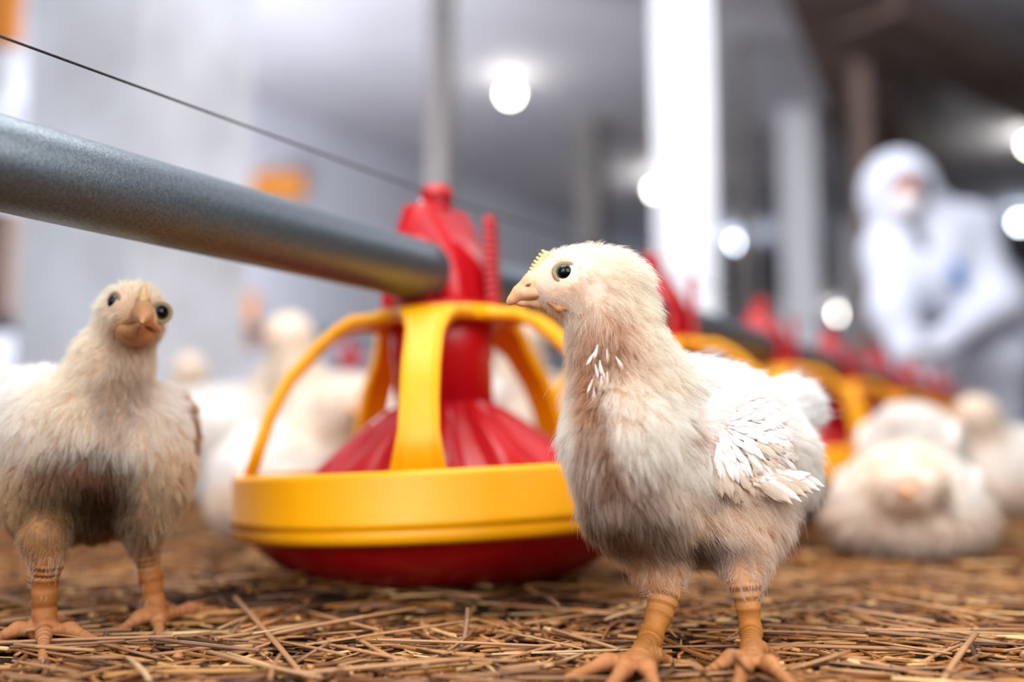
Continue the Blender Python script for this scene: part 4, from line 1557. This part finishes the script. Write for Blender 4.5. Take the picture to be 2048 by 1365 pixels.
# ================================================================== WORKER
def worker():
    D = 3.6
    root = empty('person', (P(1950, 905, D)[0], D, 0.0), 'person in white hooded coverall and mask crouching forward beyond the feeders', 'person')
    off = np.array(root.location)

    def Q(px, py, d=D):
        return P(px, py, d)
    suit = []
    sh_l, sh_r = Q(1782, 505, 3.50), Q(1930, 470, 3.55)
    hipc = Q(2040, 690, 3.95)
    suit.append(cap(Q(1860, 500, 3.55), hipc, 0.165, 0.20))
    suit.append(cap(Q(1850, 560, 3.50), Q(1960, 640, 3.72), 0.15, 0.17))
    suit.append(cap(sh_l, sh_r, 0.095, 0.115))
    # arms
    el_l, ha_l = Q(1785, 620, 3.40), Q(1825, 740, 3.32)
    suit += chain([sh_l, el_l, ha_l], [0.085, 0.068, 0.05])
    el_r, ha_r = Q(2000, 610, 3.42), Q(1880, 690, 3.30)
    suit += chain([sh_r, el_r, ha_r], [0.092, 0.072, 0.05])
    # legs
    hl, hr = Q(2000, 700, 3.92), Q(2085, 700, 3.92)
    kl, kr = Q(1902, 715, 3.58), Q(2010, 715, 3.52)
    fl, fr = Q(1905, 945, 3.72), Q(2015, 945, 3.66)
    suit += chain([hl, kl, fl], [0.13, 0.088, 0.065])
    suit += chain([hr, kr, fr], [0.13, 0.088, 0.065])
    # hood
    hc = Q(1797, 388, 3.46)
    hood = [ell(hc + np.array((0.01, 0.03, 0.015)), (0.128, 0.135, 0.150)), cap(hc + np.array((0.05, 0.06, -0.03)), Q(1870, 480, 3.56), 0.115, 0.12)]
    V, F = sdf_mesh(suit + hood, 0.016, 0.06)
    # hollow the face opening: drop the faces in front of the face
    fc = hc + np.array((0.004, -0.11, -0.032))
    cen = V[F].mean(1)
    keep = np.linalg.norm((cen - fc) / np.array((0.078, 0.09, 0.090)), axis=1) > 1.0
    cov = mesh('coverall', V, F[keep], M['suit'], root, off=off)
    # head and neck
    hd = [ell(hc + np.array((0.0, 0.012, 0.0)), (0.078, 0.098, 0.115)), ell(hc + np.array((0, -0.035, -0.06)), (0.056, 0.056, 0.06)),
          cap(hc + np.array((0.01, 0.03, -0.08)), Q(1855, 500, 3.55), 0.06, 0.07),
          cap(hc + np.array((0, -0.088, 0.015)), hc + np.array((0, -0.108, -0.028)), 0.012, 0.018)]
    for s_ in (-1, 1):
        hd.append(ell(hc + np.array((s_ * 0.08, 0.015, -0.005)), (0.014, 0.022, 0.034)))
        hd.append(ell(hc + np.array((s_ * 0.033, -0.078, 0.033)), (0.026, 0.015, 0.010)))
    V, F = sdf_mesh(hd, 0.005, 0.014)
    body = mesh('body', V, F, M['skin'], root, off=off)
    for s_ in (-1, 1):
        e_ = ball('eye', hc + np.array((s_ * 0.033, -0.080, 0.012)) - off, 0.0125, M['eye'], body, (0, -1, -0.3), 16)
    mk = [ell(hc + np.array((0, -0.058, -0.062)), (0.066, 0.062, 0.052)), cap(hc + np.array((0, -0.09, -0.02)), hc + np.array((0, -0.105, -0.05)), 0.02, 0.026)]
    V, F = sdf_mesh(mk, 0.006, 0.02)
    mask = mesh('face_mask', V, F, M['mask'], root, off=off)
    # gloved hands with five fingers
    for hp, dr, sd in ((ha_l, np.array((0.35, -0.25, -0.9)), np.array((0.9, -0.2, 0.4))), (ha_r, np.array((-0.85, -0.3, -0.4)), np.array((-0.3, -0.5, 0.8)))):
        dr = dr / np.linalg.norm(dr)
        sd = sd - dr * (sd @ dr)
        sd = sd / np.linalg.norm(sd)
        nn = np.cross(dr, sd)
        hn = [cap(hp, hp + dr * 0.045, 0.030, 0.030), cap(hp + dr * 0.03 - sd * 0.022, hp + dr * 0.08 - sd * 0.02, 0.02, 0.016),
              cap(hp + dr * 0.03 + sd * 0.022, hp + dr * 0.08 + sd * 0.02, 0.02, 0.016)]
        for i, ln in enumerate((0.066, 0.078, 0.074, 0.058)):
            b0 = hp + dr * 0.085 + sd * (0.030 - 0.020 * i)
            b1 = b0 + dr * ln * 0.55 + nn * ln * 0.12
            b2 = b1 + dr * ln * 0.28 + nn * ln * 0.38
            hn += chain([b0, b1, b2], [0.0098, 0.009, 0.0075], k=0.004)
        t0 = hp + dr * 0.03 + sd * 0.030
        t1 = t0 + dr * 0.032 + sd * 0.030 + nn * 0.01
        hn += chain([t0, t1, t1 + dr * 0.03 + sd * 0.006 + nn * 0.012], [0.014, 0.0115, 0.009], k=0.006)
        V, F = sdf_mesh(hn, 0.004, 0.01)
        mesh('gloved_hand', V, F, M['glove'], root, off=off)
    # boots
    for ft in (fl, fr):
        a = ft.copy()
        g = np.array((a[0], a[1], 0.052))
        V, F = sdf_mesh([cap(a, g, 0.068, 0.06), cap(g + np.array((0, 0.03, -0.004)), g + np.array((-0.03, -0.15, -0.010)), 0.050, 0.042)], 0.008, 0.03)
        V[:, 2] = np.maximum(V[:, 2], 0.001)
        mesh('boot', V, F, M['suit'], root, off=off)
    # blue chest emblem, dark zip placket
    def front(px, py):
        for d_ in np.arange(2.9, 4.0, 0.004):
            if min(prim_dist(p, P(px, py, d_)[None])[0] for p in suit) < 0.004:
                return P(px, py, d_ - 0.012)
        return P(px, py, 3.4)
    em = front(1916, 547)
    V = []
    for i in range(20):
        a = 2 * math.pi * i / 20
        V.append(em + np.array((0.028 * math.cos(a) * (1 - 0.35 * math.sin(a)), 0.010 + 0.03 * 0, 0.048 * math.sin(a))))
    V += [p + np.array((0, 0.012, 0)) for p in V]
    F = [tuple(range(20)), tuple(range(39, 19, -1))] + [(i, i + 20, (i + 1) % 20 + 20, (i + 1) % 20) for i in range(20)]
    mesh('emblem', V, F, M['blue'], root, off=off)
    V, F = sdf_mesh([cap(front(1832, 466), front(1848, 494), 0.03, 0.02)], 0.008, 0.01)
    mesh('collar_gap', V, F, M['grey'], root, off=off)
    # clipboard of grey card between the hands
    return root


worker()
